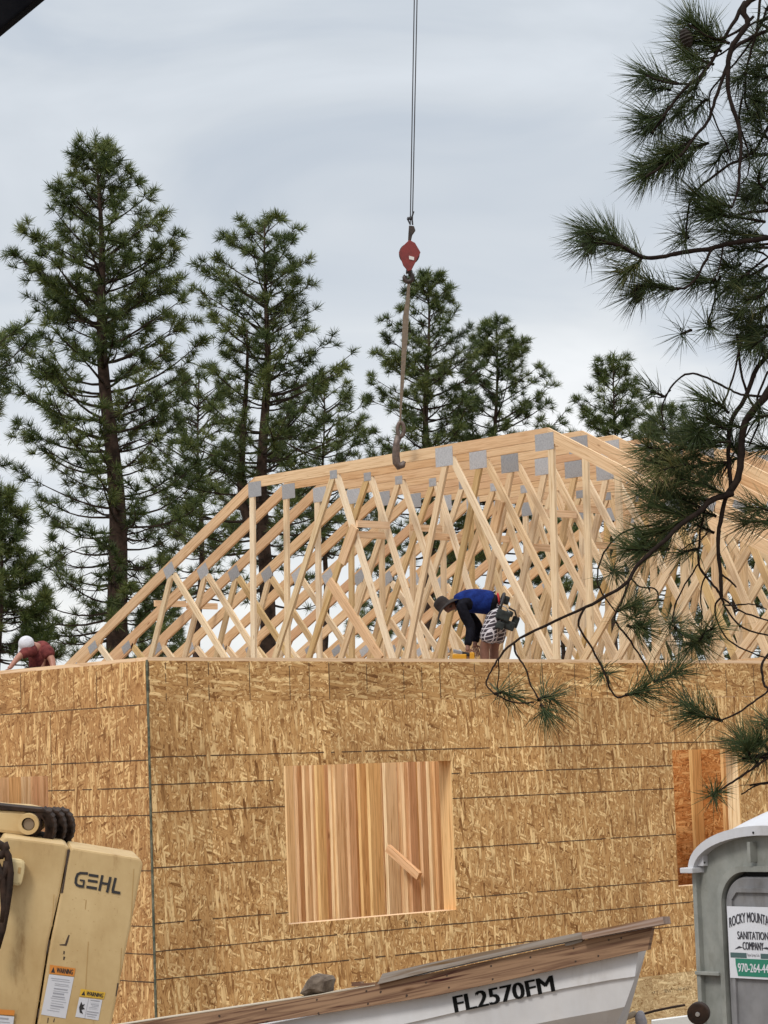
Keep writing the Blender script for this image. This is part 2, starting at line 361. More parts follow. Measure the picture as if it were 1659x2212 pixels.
# main wall: header strip of cut pieces, sheets below
K = [X0+k*.4064 for k in range(-1, 49)]
kx = lambda k: X0+k*.4064
strip = [0.0, kx(1), kx(4), kx(7), kx(10), kx(13), kx(16), kx(19), kx(22), kx(25), kx(31), kx(37), kx(43), HX]
for i, (a, b) in enumerate(zip(strip, strip[1:])):
    vl = [(a+.004, .0034)]+[(kx(k/2), .0030) for k in range(0, 96) if a+.05 < kx(k/2) < b-.05 and (k % 2 == 0 or k in (1, 7, 13, 23, 29))]
    osb_panel(a, b, Z1, -.012, mainw, nm, M['osb'], horiz=True, vlines=vl)
cuts = [0.0]+[kx(k) for k in range(1, 49, 3)]
cuts = [c for c in cuts if c < HX-.3]+[HX]
ZB = Z1-2.4384
for a, b in zip(cuts, cuts[1:]):
    vl = [(a+.003, .0028)]+[(kx(k), .0013) for k in range(0, 48) if a+.05 < kx(k) < b-.05 and random.random() < .3]
    if any(h[0] <= a+.002 and h[1] >= b-.002 for h in (op1, op2)):      # the opening takes the whole sheet's width: two pieces
        h = [h for h in (op1, op2) if h[0] <= a+.002 and h[1] >= b-.002][0]
        osb_panel(a, b, ZB, h[2], mainw, nm, M['osb'], lines=[Z1-p for p in prints if Z1-p < h[2]]); osb_panel(a, b, h[3], Z1, mainw, nm, M['osb'], lines=[Z1-p for p in prints if Z1-p > h[3]])
    else: osb_panel(a, b, ZB, Z1, mainw, nm, M['osb'], [op1, op2], lines=[Z1-p for p in prints])
lowc = [0, .9, 3.0, 5.46, 7.9, 10.3, 12.8, 15.2, 17.6, HX]
for a, b in zip(lowc, lowc[1:]): osb_panel(a, b, BOT, ZB, mainw, nm, M['osb_pale'], horiz=True)
# left wall
lc = [0, 1.2299, 2.45, 3.67, 4.89, 6.11, 7.33, 8.55, 9.77, 10.99, 12.2, 13.43, 14.65, HY]
ls = [0, .62, 1.6228, 2.9, 4.3, 6.7, 9.1, 11.5, 13.9, HY]
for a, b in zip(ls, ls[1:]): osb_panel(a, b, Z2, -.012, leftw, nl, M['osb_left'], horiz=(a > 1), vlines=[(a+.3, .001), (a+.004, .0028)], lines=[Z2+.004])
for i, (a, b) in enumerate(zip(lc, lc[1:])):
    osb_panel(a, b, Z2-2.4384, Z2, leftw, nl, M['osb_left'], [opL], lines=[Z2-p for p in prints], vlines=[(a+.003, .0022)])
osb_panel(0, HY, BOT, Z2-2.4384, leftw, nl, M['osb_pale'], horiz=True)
# two hidden sides
backw = lambda u, z: Vector((u, HY, z)); rightw = lambda u, z: Vector((HX, u, z))
osb_panel(0, HX, BOT, -.012, backw, Vector((0, 1, 0)), M['osb'])
osb_panel(0, HY, BOT, -.012, rightw, Vector((1, 0, 0)), M['osb'])
# green-grey sealed sheet edge at the corner, top plates
mb = MB(); ms = mat('sealed_edge', (.06, .07, .05), .8, 0, (20, (.20, .19, .13), .4, .7), 0, .2)
mb.box((-.008, -.0125, (BOT-.0)/2), (.0045, 0, 0), (0, .0015, 0), (0, 0, -(BOT+.012)/2), ms)
mb.box((-.0125, -.0065, (BOT-.0)/2), (.0012, 0, 0), (0, .0065, 0), (0, 0, -(BOT+.012)/2), ms)
mb.build('corner_edge', house)
for a, b, nmn in ((Vector((-.008, .06, .0)), Vector((HX, .06, .0)), 0), (Vector((.06, .13, .0)), Vector((.06, HY-.13, .0)), 1), (Vector((0, HY-.07, 0)), Vector((HX, HY-.07, 0)), 0), (Vector((HX-.07, .13, 0)), Vector((HX-.07, HY-.13, 0)), 1)):
    mb = MB(); wd = Vector((0, 1, 0)) if nmn == 0 else Vector((1, 0, 0))
    mb.beam(a+Vector((0, 0, 0.0)), b, wd, Z, .14, .030, M['plate_wood']); mb.build('top_plate', house)
# wall studs + lining of the openings
def stud(x, y, wx, wy, z0, z1, m='stud', name='stud'):
    mb = MB(); mb.beam((x, y, z0), (x, y, z1), (1, 0, 0), (0, 1, 0), wx, wy, M[m]); return mb.build(name, house)
def opening(op, conv, along, inw, nm_='window_framing'):
    u0, u1, z0, z1 = op
    for nme, a, b, wd in (('window_sill', conv(u0-.0, z0-.019), conv(u1, z0-.019), None), ('window_header', conv(u0, z1+.019), conv(u1, z1+.019), None)):
        mb = MB(); mb.beam(a+inw*.0705, b+inw*.0705, inw, Z, .139, .036, M['plate_wood'] if nme == 'window_sill' else M['stud']); mb.build(nme, house)
    for u in (u0-.019, u1+.019):
        p = conv(u, z0-.05)+inw*.0705; q = conv(u, z1+.05)+inw*.0705; mb = MB(); mb.beam(p, q, along, inw, .036, .139, M['stud']); mb.build('window_jamb', house)
opening(op1, mainw, Vector((1, 0, 0)), Vector((0, 1, 0)))
opening(op2, mainw, Vector((1, 0, 0)), Vector((0, 1, 0)))
opening(opL, leftw, Vector((0, 1, 0)), Vector((1, 0, 0)))
# interior stud walls that run back into the house (seen through the openings)
for X, ya, yb, st in ((3.95, .75, 3.2, .19), (4.35, .45, 3.6, .24), (4.9, .4, 4.2, .24), (5.6, 2.2, 5.2, .28), (6.3, 3.0, 6.0, .28), (6.8, 3.5, 6.5, .20)):
    y = ya
    while y < yb:
        sz = random.choice((.14, .14, .089, .089)); stud(X+random.uniform(0, .05), y, sz, .038, GZ+.15, -.02)
        y += st*random.choice((.17, .6, 1, 1, 1.25))+.0
for a, b in ((tuple(atX((838, 1832), 3.84)), tuple(atX((906, 1893), 3.84))), ((5.45, 1.2, -1.0), (5.45, 2.1, -1.5)), ((4.26, .55, -1.9), (4.26, .95, -1.2))):
    mb = MB(); mb.beam(a, b, (Vector(b)-Vector(a)).cross(Vector((1, 0, 0))), (1, 0, 0), .07, .038, M['stud']); mb.build('brace_board', house)
# sheathed interior wall behind the right opening
XI = 8.35
mb = MB(); 
o = osb_panel(.15, 6.0, GZ+.15, -.3, lambda u, z: Vector((XI, u, z)), Vector((-1, 0, 0)), M['osb_in'], horiz=True, name='inner_sheathing')
y1497 = atX((1497, 1700), XI-.16)[1]
for i in range(-6, 8):
    y = y1497+.02+i*.4064
    if .2 < y < 5.8: stud(XI-.085, y, .14, .038, GZ+.15, -.3)
# another sheathed wall behind the left room
o = osb_panel(.3, 8.0, GZ+.15, -.3, lambda u, z: Vector((7.1, u+.9, z)), Vector((-1, 0, 0)), M['osb_in'], horiz=True, name='inner_sheathing')
# left opening: dense studs
for i in range(16):
    stud(1.0, 2.3+i*.15+random.uniform(-.03, .03), .089, .038, GZ+.15, -.02)
    stud(1.6, 3.1+i*.17+random.uniform(-.03, .03), .14, .038, GZ+.15, -.02)
    stud(2.3, 4.0+i*.20, .14, .038, GZ+.15, -.02)
mb = MB(); mb.box((HX/2, HY/2, GZ+.07), (HX/2-.02, 0, 0), (0, HY/2-.02, 0), (0, 0, .07), mat('slab', (.35, .33, .30), .9, 0, (3, (.42, .4, .37), .3, .7))); mb.build('floor_slab', house)
# pencilled note on the pale bottom strip
def scribble(cx, cz, n, s, conv, nrm, name='pencil_note'):
    mb = MB(); x = cx
    for i in range(n):
        pts = []
        for k in range(random.randint(3, 5)):
            pts.append(conv(x+random.uniform(0, s*.8), cz+random.uniform(-s, s)*.7)+nrm*.0128)
        mb.tube(pts, .0016, M['line'], 3); x += s*random.uniform(.7, 1.1)
    tag(mb.build(name, house), kind='stuff')
p = atY((1415, 2143), 0); scribble(p.x-.05, p.z, 4, .025, mainw, nm)
p = atY((1432, 2141), 0); scribble(p.x, p.z, 16, .027, mainw, nm)
p = atY((1580, 3610/1.8228), 0); scribble(atY((870, 1995), 0).x, atY((870, 1995), 0).z, 5, .045, mainw, nm)

# ------------------------------------------------------------------ roof trusses
XT = 10.3
c1 = crop(900, 1700, 2.765); c2 = crop(1500, 1700, 2.765); c3 = crop(2050, 1640, 2.765); c5 = crop(900, 2150, 2.765); c6 = crop(200, 2100, 2.37)
T2 = lambda q: (lambda v: (v.y, v.z))(atX(q, XT))
Ls = T2(c1(295, 490)); Rs = T2(c3(300, 125))
HT = (Ls[1]+Rs[1])/2; yl, yr = Ls[0], Rs[0]
zb = .13                                     # bottom chord centre
pt = .512
w6, w4, tk = .14, .089, .038
truss0 = None
def mk_truss():
    root = thing('roof_truss', (XT, (yl+yr)/2, zb), 'x', 'roof truss', 'flat-topped wooden roof trusses standing in a row')
    V = lambda y, z, dx=0: Vector((XT+dx, y, z))
    def bm_(name, a, b, w_, m, flat=None):
        a = V(*a); b = V(*b); d = (b-a).normalized(); mb = MB(); mb.beam(a, b, d.cross(Vector((1, 0, 0))), (1, 0, 0), w_, tk, M[m]); return mb.build(name, root)
    def member(name, pts, m):      # polygon in the truss plane
        mb = MB(); mb.prism([V(y, z, -tk/2) for y, z in pts], Vector((tk, 0, 0)), M[m])
        # re-map uv along the longest side
        P = [Vector((0, y, z)) for y, z in pts]; d = (P[1]-P[0]).normalized(); e = d.cross(Vector((1, 0, 0))); off = random.uniform(0, 30)
        mb.uv = [(Vector((0, v[1], v[2])).dot(d)+off, Vector((0, v[1], v[2])).dot(e)+v[0]) for v in mb.v]
        # faces index their own verts one to one
        return mb.build(name, root)
    cs = 1/math.sqrt(1+pt*pt); vt = w6/cs      # vertical thickness of a sloped chord
    ym = (yl*.33+yr*.67)
    member('top_chord', [(yl, HT), (ym, HT), (ym, HT-w6), (yl-.02, HT-w6)], 'chord')
    member('top_chord', [(ym-.003, HT), (yr, HT), (yr+.02, HT-w6), (ym-.003, HT-w6)], 'chord')
    rl = (HT-zb+.25)/pt
    member('rafter', [(yl+.003, HT), (yl+rl, HT-rl*pt), (yl+rl, HT-rl*pt-vt), (yl-.017, HT-vt+.017*pt)][::1], 'chord')
    member('rafter', [(yr-.003, HT), (yr-rl, HT-rl*pt), (yr-rl, HT-rl*pt-vt), (yr+.017, HT-vt+.017*pt)], 'chord')
    hl = (HT-zb-.05)/pt
    bm_('bottom_chord', (yl+hl, zb), ((yl+yr)/2, zb), w6, 'chord'); bm_('bottom_chord', ((yl+yr)/2-.003, zb), (yr-hl, zb), w6, 'chord')
    # heel wedges
    for sgn, y0 in ((1, yl), (-1, yr)):
        ya, yb = y0+sgn*(hl-2.2), y0+sgn*(hl-.2)
        f_ = lambda y: HT-abs(y-y0)*pt-vt-.002
        member('heel_wedge', [(ya, f_(ya)), (yb, f_(yb)), (yb-sgn*.05, f_(yb)-.10), (ya+sgn*.1, f_(ya)-.14)], 'chord')
    nA = T2(c1(1155, 465))[0]; nB = T2(c2(700, 255))[0]
    zt = HT-w6-.02
    node = T2(c6(1110, 300)); hn = T2(c6(400, 1020))
    s6 = lambda q: T2(q)
    def leg(a, b_dir, m='web', zend=zb+.06):
        # extend a->b to the bottom chord
        y0, z0 = a; y1, z1 = b_dir; k = (z0-zend)/(z0-z1); bm_('web', (y0, z0), (y0+(y1-y0)*k, zend), w4, m)
    ymid = (yl+yr)/2
    leg((T2(c1(262, 690))[0], zt), T2(c5(275, 1210)))
    leg((nA+.02, zt), T2(c5(510, 1200))); leg((nA-.05, zt), T2(c5(1640, 740)))
    leg((nB-.02, zt-.03), T2((879, 1421))); leg((nB-.12, zt-.02), T2((1191, 1424)))
    leg((T2(c3(340, 370))[0], zt), T2((1203, 1424)))
    nl_ = (node[0]-.06, HT-(node[0]-yl)*pt-vt-.03)
    for sgn in (1, -1):
        mir = (lambda y: y) if sgn > 0 else (lambda y: yl+yr-y)
        a = (mir(nl_[0]-.03), nl_[1]); q = T2(c6(1640, 1180)); leg(a, (mir(q[0]), q[1]))
        a = (mir(nl_[0]+.03), nl_[1]); q = T2(c6(930, 1180)); leg(a, (mir(q[0]), q[1]))
        h_ = (hn[0]-.12, HT-(hn[0]-.12-yl)*pt-vt-.03); q = T2(c6(540, 1190)); q0 = T2(c6(430, 1040))
        leg((mir(h_[0]), h_[1]), (mir(h_[0]+(q[0]-q0[0])), h_[1]+(q[1]-q0[1])))
    def plate(y, z, w_, h_, ang=0):
        for sd_ in (-1,):
            mb = MB(); ca, sa = math.cos(ang), math.sin(ang)
            ex = Vector((0, ca, sa))*w_*.46; ez = Vector((0, -sa, ca))*h_*.46
            mb.box(V(y, z, sd_*(tk/2+.0025)), ex, Vector((.001, 0, 0)), ez, M['plate']); mb.build('connector_plate', root, bevel=0)
    rp = math.atan(pt)
    plate(T2(c1(297, 600))[0], HT-.165, .29, .22); plate(T2(c3(272, 285))[0], HT-.165, .33, .22)
    plate(nA, HT-w6-.0, .15, .12); plate(nB, HT-.145, .33, .26)
    for sgn in (1, -1):
        mir = (lambda y: y) if sgn > 0 else (lambda y: yl+yr-y)
        plate(mir(node[0]-.01), HT-(node[0]-yl)*pt-.12, .24, .18, -sgn*rp); plate(mir(hn[0]), HT-(hn[0]-yl)*pt-.15, .22, .13, -sgn*rp)
        h2 = hn[0]+.42; plate(mir(h2), HT-(h2-yl)*pt-.20, .12, .12, -sgn*rp)
    return root
truss0 = mk_truss()
ordn = ['front', 'second', 'third', 'fourth', 'fifth', 'sixth', 'seventh', 'eighth', 'ninth', 'tenth', 'eleventh', 'twelfth', 'thirteenth', 'fourteenth', 'rearmost']
truss0['label'] = 'front roof truss of the row, nearest the bending worker and the crane hook'
NT = 14
for i in range(1, NT):
    r = truss0.copy(); C.objects.link(r); r.location.x = XT+i*.6096; r.location.y += random.uniform(-.012, .012)+.02*i; r.location.z += random.uniform(-.008, .008)
    r.rotation_euler = (0, random.uniform(-.006, .006), random.uniform(-.003, .003))
    r['label'] = '%s roof truss counted back from the one nearest the crane hook' % ordn[i] if i < NT-1 else 'rearmost roof truss of the row, farthest from the crane hook'
    for ch in truss0.children:
        c = ch.copy(); C.objects.link(c); c.parent = r
# spacer blocks between neighbouring trusses
blk = [((842, 1135), 0), ((842, 1158), 1), ((955, 1143), 2), ((1000, 1162), 3), ((1245, 1112), 2), ((1100, 1165), 4), ((1310, 1103), 4), ((1210, 1185), 3), ((402, 1305), 1), ((470, 1310), 2), ((1400, 1110), 5), ((1330, 1180), 5)]
bl_words = ['over the middle of the front pair', 'just right of the leftmost high block', 'high between the third and fourth', 'between the fourth and fifth, behind the splice web', 'high at the right between the third and fourth', 'low between the fifth and sixth', 'high at the right between the fifth and sixth', 'low at the right between the fourth and fifth', 'low at the left between the second and third', 'low at the left between the third and fourth', 'high at the right between the sixth and seventh', 'low at the right between the sixth and seventh']
for k, ((px, py), i) in enumerate(blk):
    Xb = XT+i*.6096; q = atX((px, py), Xb+.6); mb = MB()
    mb.beam((Xb+tk/2+.004, q.y, q.z), (Xb+.6096-tk/2-.004, q.y, q.z), (0, 0, 1), (0, 1, 0), w4, tk, M['plate_wood'])
    o = mb.build('spacer_block', origin=(Xb+.3, q.y, q.z)); tag(o, 'short wooden spacer block ' + bl_words[k] + ' trusses', 'wood block', 'spacer blocks nailed between the trusses')
# loose boards leaning in the truss webs
def loose(px0, px1, X, w_, lab):
    a = atX(px0, X); b = atX(px1, X); d = (b-a).normalized(); mb = MB(); mb.beam(a, b, d.cross(Vector((1, 0, 0))), (1, 0, 0), w_, tk, M['chord'])
    o = mb.build('loose_board', origin=(a+b)/2); tag(o, lab, 'board')
loose(c5(1095, 380), c5(1659, 1230), XT-.05, .12, 'long board leaning down to the right across the front truss webs')
loose((912/1+0, 0), (0, 0), XT, .1, 'x') if False else None
loose(crop(900, 1600, 1.508)(750, 715), crop(900, 1600, 1.508)(672, 930), XT-.05, .14, 'short board tilted upright above the leaning long board, left of the splice web')
loose(c2(1300, 750), c2(1225, 1090), XT+.61-.05, .13, 'short tilted board between the second truss webs at the upper right')

# ------------------------------------------------------------------ background pines
def fast_mesh(name, V, Fc, m, tone=None, parent=None, smooth=False):
    V = V-np.array(wloc(parent)); me = bpy.data.meshes.new(name); nv = len(V); k = Fc.shape[1]; nf = len(Fc)
    me.vertices.add(nv); me.vertices.foreach_set('co', V.astype(np.float32).ravel())
    me.loops.add(nf*k); me.loops.foreach_set('vertex_index', Fc.astype(np.int32).ravel())
    me.polygons.add(nf); me.polygons.foreach_set('loop_start', np.arange(0, nf*k, k, dtype=np.int32)); me.polygons.foreach_set('loop_total', np.full(nf, k, dtype=np.int32))
    me.update(calc_edges=True)
    if tone is not None:
        a = me.attributes.new('tone', 'FLOAT', 'POINT'); a.data.foreach_set('value', tone.astype(np.float32))
    me.materials.append(m)
    o = bpy.data.objects.new(name, me); C.objects.link(o)
    if parent: o.parent = parent
    return o
def unit(v): return v/np.maximum(1e-9, np.linalg.norm(v, axis=-1, keepdims=True))
def needles(P, D, L, wdt, spread=1.0, tone=None, droop=0.0):
    """P base points, D axis directions (n,3): one thin tapered two-part blade each"""
    n = len(P); R_ = rng.normal(size=(n, 3)); perp = unit(R_-(R_*D).sum(1, keepdims=True)*D)
    a = rng.uniform(.15, 1.25, n)[:, None]*spread
    d = unit(D*np.cos(a)+perp*np.sin(a))
    Ln = (L*rng.uniform(.7, 1.12, n))[:, None]
    side = unit(np.cross(d, rng.normal(size=(n, 3))))*wdt/2
    mid = P+d*Ln*.55; tip = P+unit(d+np.array([0, 0, -droop]))*Ln
    V = np.stack([P-side, P+side, mid+side*.9, mid-side*.9, tip], 1).reshape(-1, 3)
    b = np.arange(n)*5
    Fq = np.stack([b, b+1, b+2, b+3], 1); Ft = np.stack([b+3, b+2, b+4], 1)
    F_ = np.concatenate([np.stack([b, b+1, b+2], 1), np.stack([b, b+2, b+3], 1), Ft])
    tn = np.repeat(tone, 5) if tone is not None else np.repeat(rng.uniform(0, 1, n), 5)
    return V, F_, tn
def pine(px, ytop, d, prof, label, seed, density=1.0, lean=0, trunk_r=.2, fork=None, base_px=None, ybare=None, name='pine_tree', nl=.205, whorl=.27):
    global rng
    rng = np.random.default_rng(seed); random.seed(seed)
    sc = F/d; bpx = base_px or px
    top = W(px, ytop, d); bot = W(bpx, 1420, d); bot = bot+(bot-top)*((bot.z-GZ)/(top.z-bot.z)); bot.z = GZ
    root = thing(name, tuple(bot), label, 'pine tree', 'tall pines behind the house')
    top = np.array(top); bot_ = np.array(bot)
    H = top[2]-bot_[2]
    axis = lambda z: bot_+(top-bot_)*((z-bot_[2])/H)+np.array(rh)*.07*math.sin((z+seed)*1.1)*min(1, (top[2]-z)/3)
    mb = MB(); zs_ = np.linspace(bot_[2], top[2]-.1, 26)
    mb.tube([axis(z) for z in zs_], [max(.018, trunk_r*(1-(z-bot_[2])/H)**.85) for z in zs_], M['bark_tr'], 10)
    if fork:
        for (fz0, offr, fz1, fr) in fork:
            zz = np.linspace(fz0, fz1, 10); mb.tube([axis(z)+np.array(rh)*offr*min(1, (z-fz0)/1.2)**.7 for z in zz], [fr*(1-.85*(z-fz0)/(fz1-fz0)) for z in zz], M['bark_tr'], 8)
    mb.build('trunk', root, smooth=True)
    # profile: list of (y px, left px extent, right px extent, density)
    ys = [p[0] for p in prof]
    def rad_at(z, ca):
        # pixel row of that height
        y = ytop+(top[2]-z)*sc
        l = np.interp(y, ys, [p[1] for p in prof])/sc; r = np.interp(y, ys, [p[2] for p in prof])/sc; dn = np.interp(y, ys, [p[3] for p in prof])
        m_ = .5*(l+r)
        return (m_+(r-m_)*ca if ca > 0 else m_+(l-m_)*(-ca)), dn
    lo = np.interp(max(ys), [0, 1], [0, 1]); zmin = top[2]-(ys[-1]-ytop)/sc
    br = MB(); TP = []; TD = []; TT = []
    z = top[2]-.15; az0 = 0
    while z > zmin:
        u_ = (top[2]-z)/max(.1, top[2]-zmin)
        nb = random.randint(3, 5)
        for k in range(nb):
            az = az0+k*2*math.pi/nb+random.uniform(-.4, .4)
            dirh = np.array(rh)*math.cos(az)+np.array(fh)*math.sin(az)
            L, dn = rad_at(z, math.cos(az)); L *= random.uniform(.62, 1.06)
            if L < .12 or (dn < .7 and random.random() < .45): continue
            rise = (.95-.95*u_+random.uniform(-.15, .2))*L*.75
            rise = min(rise, 1.5)
            zst = z-rise
            if zst < bot_[2]+1.5: continue
            s0 = axis(zst); n_ = 7
            sag = L*.10*u_
            pts = []
            wob = rng.normal(size=3)*.05*L; wob[2] *= .4
            for i in range(n_):
                t = i/(n_-1); pts.append(s0+dirh*L*t+np.array([0, 0, rise*(t**(1.0+.9*u_))-sag*math.sin(math.pi*t)])+wob*math.sin(math.pi*t))
            r0 = .012+.013*L
            br.tube(pts, [r0*(1-.8*i/(n_-1)) for i in range(n_)], M['bark'], 4, caps=False)
            # twigs
            nt_ = int((2.5+L*5.0)*density*dn)
            pts = np.array(pts)
            tone_b = random.uniform(-.25, .22)
            inner = .25 if u_ < .6 else .45
            for j in range(nt_):
                t = 1-(1-inner)*random.random()**1.15 if j else 1.0
                x = t*(n_-1); i0 = min(n_-2, int(x)); base = pts[i0]+(pts[i0+1]-pts[i0])*(x-i0)
                sd = random.choice((-1, 1)); tl_ = random.uniform(.12, .5)*(1.15-.45*t)*min(1, .5+L*.4)
                perp = np.cross(dirh, [0, 0, 1])
                td = unit(dirh*random.uniform(.3, 1)+perp*sd*random.uniform(0, 1)*(1 if j else 0)+np.array([0, 0, random.uniform(-.15, .75)]))
                if j == 0: tl_ = .08
                e = base+td*tl_
                if tl_ > .15: br.tube([base, base+td*tl_*.6+np.array([0, 0, -.02]), e], [.009, .007, .005], M['bark'], 3, caps=False)
                nn_ = int(58*random.uniform(.7, 1.2))
                ud = unit(td+np.array([0, 0, .6]))
                s_ = rng.uniform(-.10, .02, nn_)[:, None]
                TP.append(e+s_*td); TD.append(np.repeat(ud[None], nn_, 0)); TT.append(np.clip(rng.normal(.45+tone_b, .2, nn_), 0, 1))
        az0 += random.uniform(.5, 1.5); z -= whorl*random.uniform(.6, 1.2)*(.7+.5*u_)
    nn_ = 60; TP.append(np.repeat(top[None], nn_, 0)-rng.uniform(0, .25, nn_)[:, None]*np.array([[0, 0, 1]])); TD.append(np.repeat(np.array([[0, 0, 1.]]), nn_, 0)); TT.append(rng.uniform(.2, .7, nn_))
    # dead snags on the bare trunk
    if ybare:
        for k in range(26):
            y = random.uniform(*ybare); zz = top[2]-(y-ytop)/sc; az = random.uniform(0, 6.28); dirh = np.array(rh)*math.cos(az)+np.array(fh)*math.sin(az)*.8
            L = random.uniform(.4, 2.0); p0 = axis(zz); pp = [p0]
            for i in range(1, 6): pp.append(p0+dirh*L*i/5+np.array([0, 0, .12*L*math.sin(i*.9)-.05*L*i/5])+rng.normal(size=3)*.03)
            br.tube(pp, [.02*(1-.16*i) for i in range(6)], M['bark'], 4, caps=False)
            for q in range(3):
                b_ = pp[random.randint(2, 5)]; dd = unit(dirh+rng.normal(size=3)*.8)*random.uniform(.15, .5); br.tube([b_, b_+dd], [.006, .003], M['bark'], 3, caps=False)
    br.build('branches', root)
    P = np.concatenate(TP); D_ = np.concatenate(TD); T_ = np.concatenate(TT)
    V, F_, tn = needles(P, D_, nl, .0105, 1.42, T_)
    fast_mesh('crown', V, F_, M['needle_far'], tn, root)
    return root, len(P)
cnt = []
cnt.append(pine(205, 292, 47, [(292, 10, 10, 1), (330, 70, 45, 1.2), (400, 95, 90, 1.2), (440, 110, 150, 1.2), (470, 165, 150, 1.2), (540, 185, 160, 1.15), (600, 175, 165, 1.1), (640, 150, 185, 1.1), (700, 150, 215, 1), (760, 235, 205, 1.1), (850, 240, 190, .95), (930, 225, 130, .85), (1000, 240, 180, .75), (1100, 240, 200, .7), (1200, 190, 110, .7), (1330, 220, 130, .72), (1430, 120, 140, .72)],
    'tallest dark green pine with bare lower trunk, left of the roof trusses', 3, 1.0, trunk_r=.30, base_px=262, ybare=(900, 1350))[1])
cnt.append(pine(572, 462, 52, [(462, 30, 30, 1), (490, 75, 60, 1.1), (530, 110, 90, 1), (600, 135, 95, 1), (700, 150, 100, .8), (740, 120, 170, .9), (830, 130, 200, .9), (900, 190, 200, .9), (1000, 230, 250, .9), (1100, 230, 260, .8), (1230, 190, 200, .5), (1300, 120, 150, .3)],
    'broad round-topped pine with forked trunk behind the left end of the trusses', 5, 1.0, trunk_r=.26, fork=[(3.6, -.42, 8.2, .12)])[1])
cnt.append(pine(925, 582, 62, [(582, 15, 15, 1), (610, 45, 45, 1.2), (650, 85, 60, 1.1), (700, 95, 85, 1.1), (740, 95, 110, 1.1), (800, 120, 150, 1.1), (880, 130, 170, 1.1), (960, 150, 160, 1), (1100, 150, 160, .8), (1300, 130, 140, .6)],
    'pointed pine directly behind the hanging sling, above the middle of the trusses', 8, 1.0, trunk_r=.24)[1])
cnt.append(pine(1072, 682, 64, [(682, 10, 10, 1), (715, 45, 40, 1.2), (760, 60, 75, 1.1), (820, 90, 100, 1.1), (850, 100, 140, 1.1), (900, 130, 165, 1.1), (960, 130, 170, 1), (1100, 130, 150, .8), (1300, 130, 140, .6)],
    'shorter pine right of the pointed one, over the right half of the flat truss tops', 9, 1.0, trunk_r=.2)[1])
cnt.append(pine(1325, 765, 60, [(765, 8, 8, 1), (790, 35, 40, 1.1), (830, 28, 60, .9), (860, 92, 75, .8), (900, 70, 90, 1), (960, 90, 110, 1.1), (1060, 110, 130, 1), (1300, 120, 130, .7)],
    'small sparse pine with a thin tip rising right of the truss peaks', 12, 1.0, trunk_r=.13)[1])
cnt.append(pine(430, 800, 60, [(800, 40, 60, .9), (870, 90, 90, .9), (950, 110, 110, .8), (1100, 120, 120, .8), (1300, 120, 120, .7)],
    'smaller pine filling the gap between the two tall left pines', 14, .9, trunk_r=.15)[1])
cnt.append(pine(700, 820, 66, [(820, 40, 40, .9), (900, 110, 110, .9), (1000, 140, 140, .8), (1200, 140, 140, .7)],
    'smaller pine right behind the forked pine', 15, .9, trunk_r=.15)[1])
cnt.append(pine(0, 1045, 44, [(1045, 20, 20, 1.2), (1100, 40, 45, 1.3), (1200, 60, 62, 1.3), (1290, 90, 105, 1.4), (1350, 120, 120, 1.5), (1440, 130, 125, 1.5)],
    'low bushy pine at the left edge behind the worker in the white cap', 21, 1.3, trunk_r=.12)[1])
cnt.append(pine(-60, 690, 40, [(690, 60, 90, 1.2), (720, 60, 170, 1.3), (770, 60, 160, .8), (830, 60, 60, .72), (900, 60, 50, .72), (1000, 60, 60, .72), (1300, 60, 60, .72)],
    'pine mostly outside the left edge reaching one long bough into view', 23, 1.2, trunk_r=.2)[1])
for k, (px_, yt_, d_, wd_, lab) in enumerate([(1215, 1080, 75, 80, 'distant pine seen through the truss webs behind the bending worker'), (1590, 1040, 70, 110, 'distant pine seen through the trusses at the right edge'), (1450, 870, 66, 120, 'pine half hidden behind the overhanging boughs, above the right rafters'), (820, 1150, 80, 70, 'distant pine low between the truss webs under the spacer blocks'), (345, 1200, 80, 70, 'distant pine low behind the left rafters'), (980, 1180, 85, 90, 'distant pine low behind the bending worker head')]):
    cnt.append(pine(px_, yt_, d_, [(yt_, 10, 10, 1), (yt_+60, wd_*.5, wd_*.5, 1), (yt_+200, wd_, wd_, 1), (1430, wd_*1.1, wd_*1.1, .8)], lab, 40+k, .9, trunk_r=.14)[1])
print('needles', cnt)

# ------------------------------------------------------------------ skinned bodies
def skin(name, pts, edges, m, parent=None, sub=2, root=0, origin=None, flat=None):
    """pts: list of (vector, radius or (rx, ry)); one continuous skinned surface"""
    o0 = Vector(origin) if origin is not None else wloc(parent)
    me = bpy.data.meshes.new(name); me.from_pydata([tuple(Vector(p[0])-o0) for p in pts], edges, [])
    o = bpy.data.objects.new(name, me); C.objects.link(o)
    md = o.modifiers.new('s', 'SKIN'); md.use_smooth_shade = True; md.branch_smoothing = .6
    sv = me.skin_vertices[0].data
    for i, p in enumerate(pts):
        r = p[1]; sv[i].radius = (r, r) if not hasattr(r, '__len__') else r; sv[i].use_root = (i == root)
    ms_ = o.modifiers.new('u', 'SUBSURF'); ms_.levels = sub; ms_.render_levels = sub
    dg = bpy.context.evaluated_depsgraph_get(); dg.update()
    me2 = bpy.data.meshes.new_from_object(o.evaluated_get(dg)); o.modifiers.clear(); old = o.data; o.data = me2; bpy.data.meshes.remove(old); me2.name = name
    me2.materials.clear(); me2.materials.append(m)
    me2.polygons.foreach_set('use_smooth', [True]*len(me2.polygons))
    if origin is not None: o.location = o0
    if parent: o.parent = parent
    return o
def chain(n, start=0): return [(start+i, start+i+1) for i in range(n-1)]

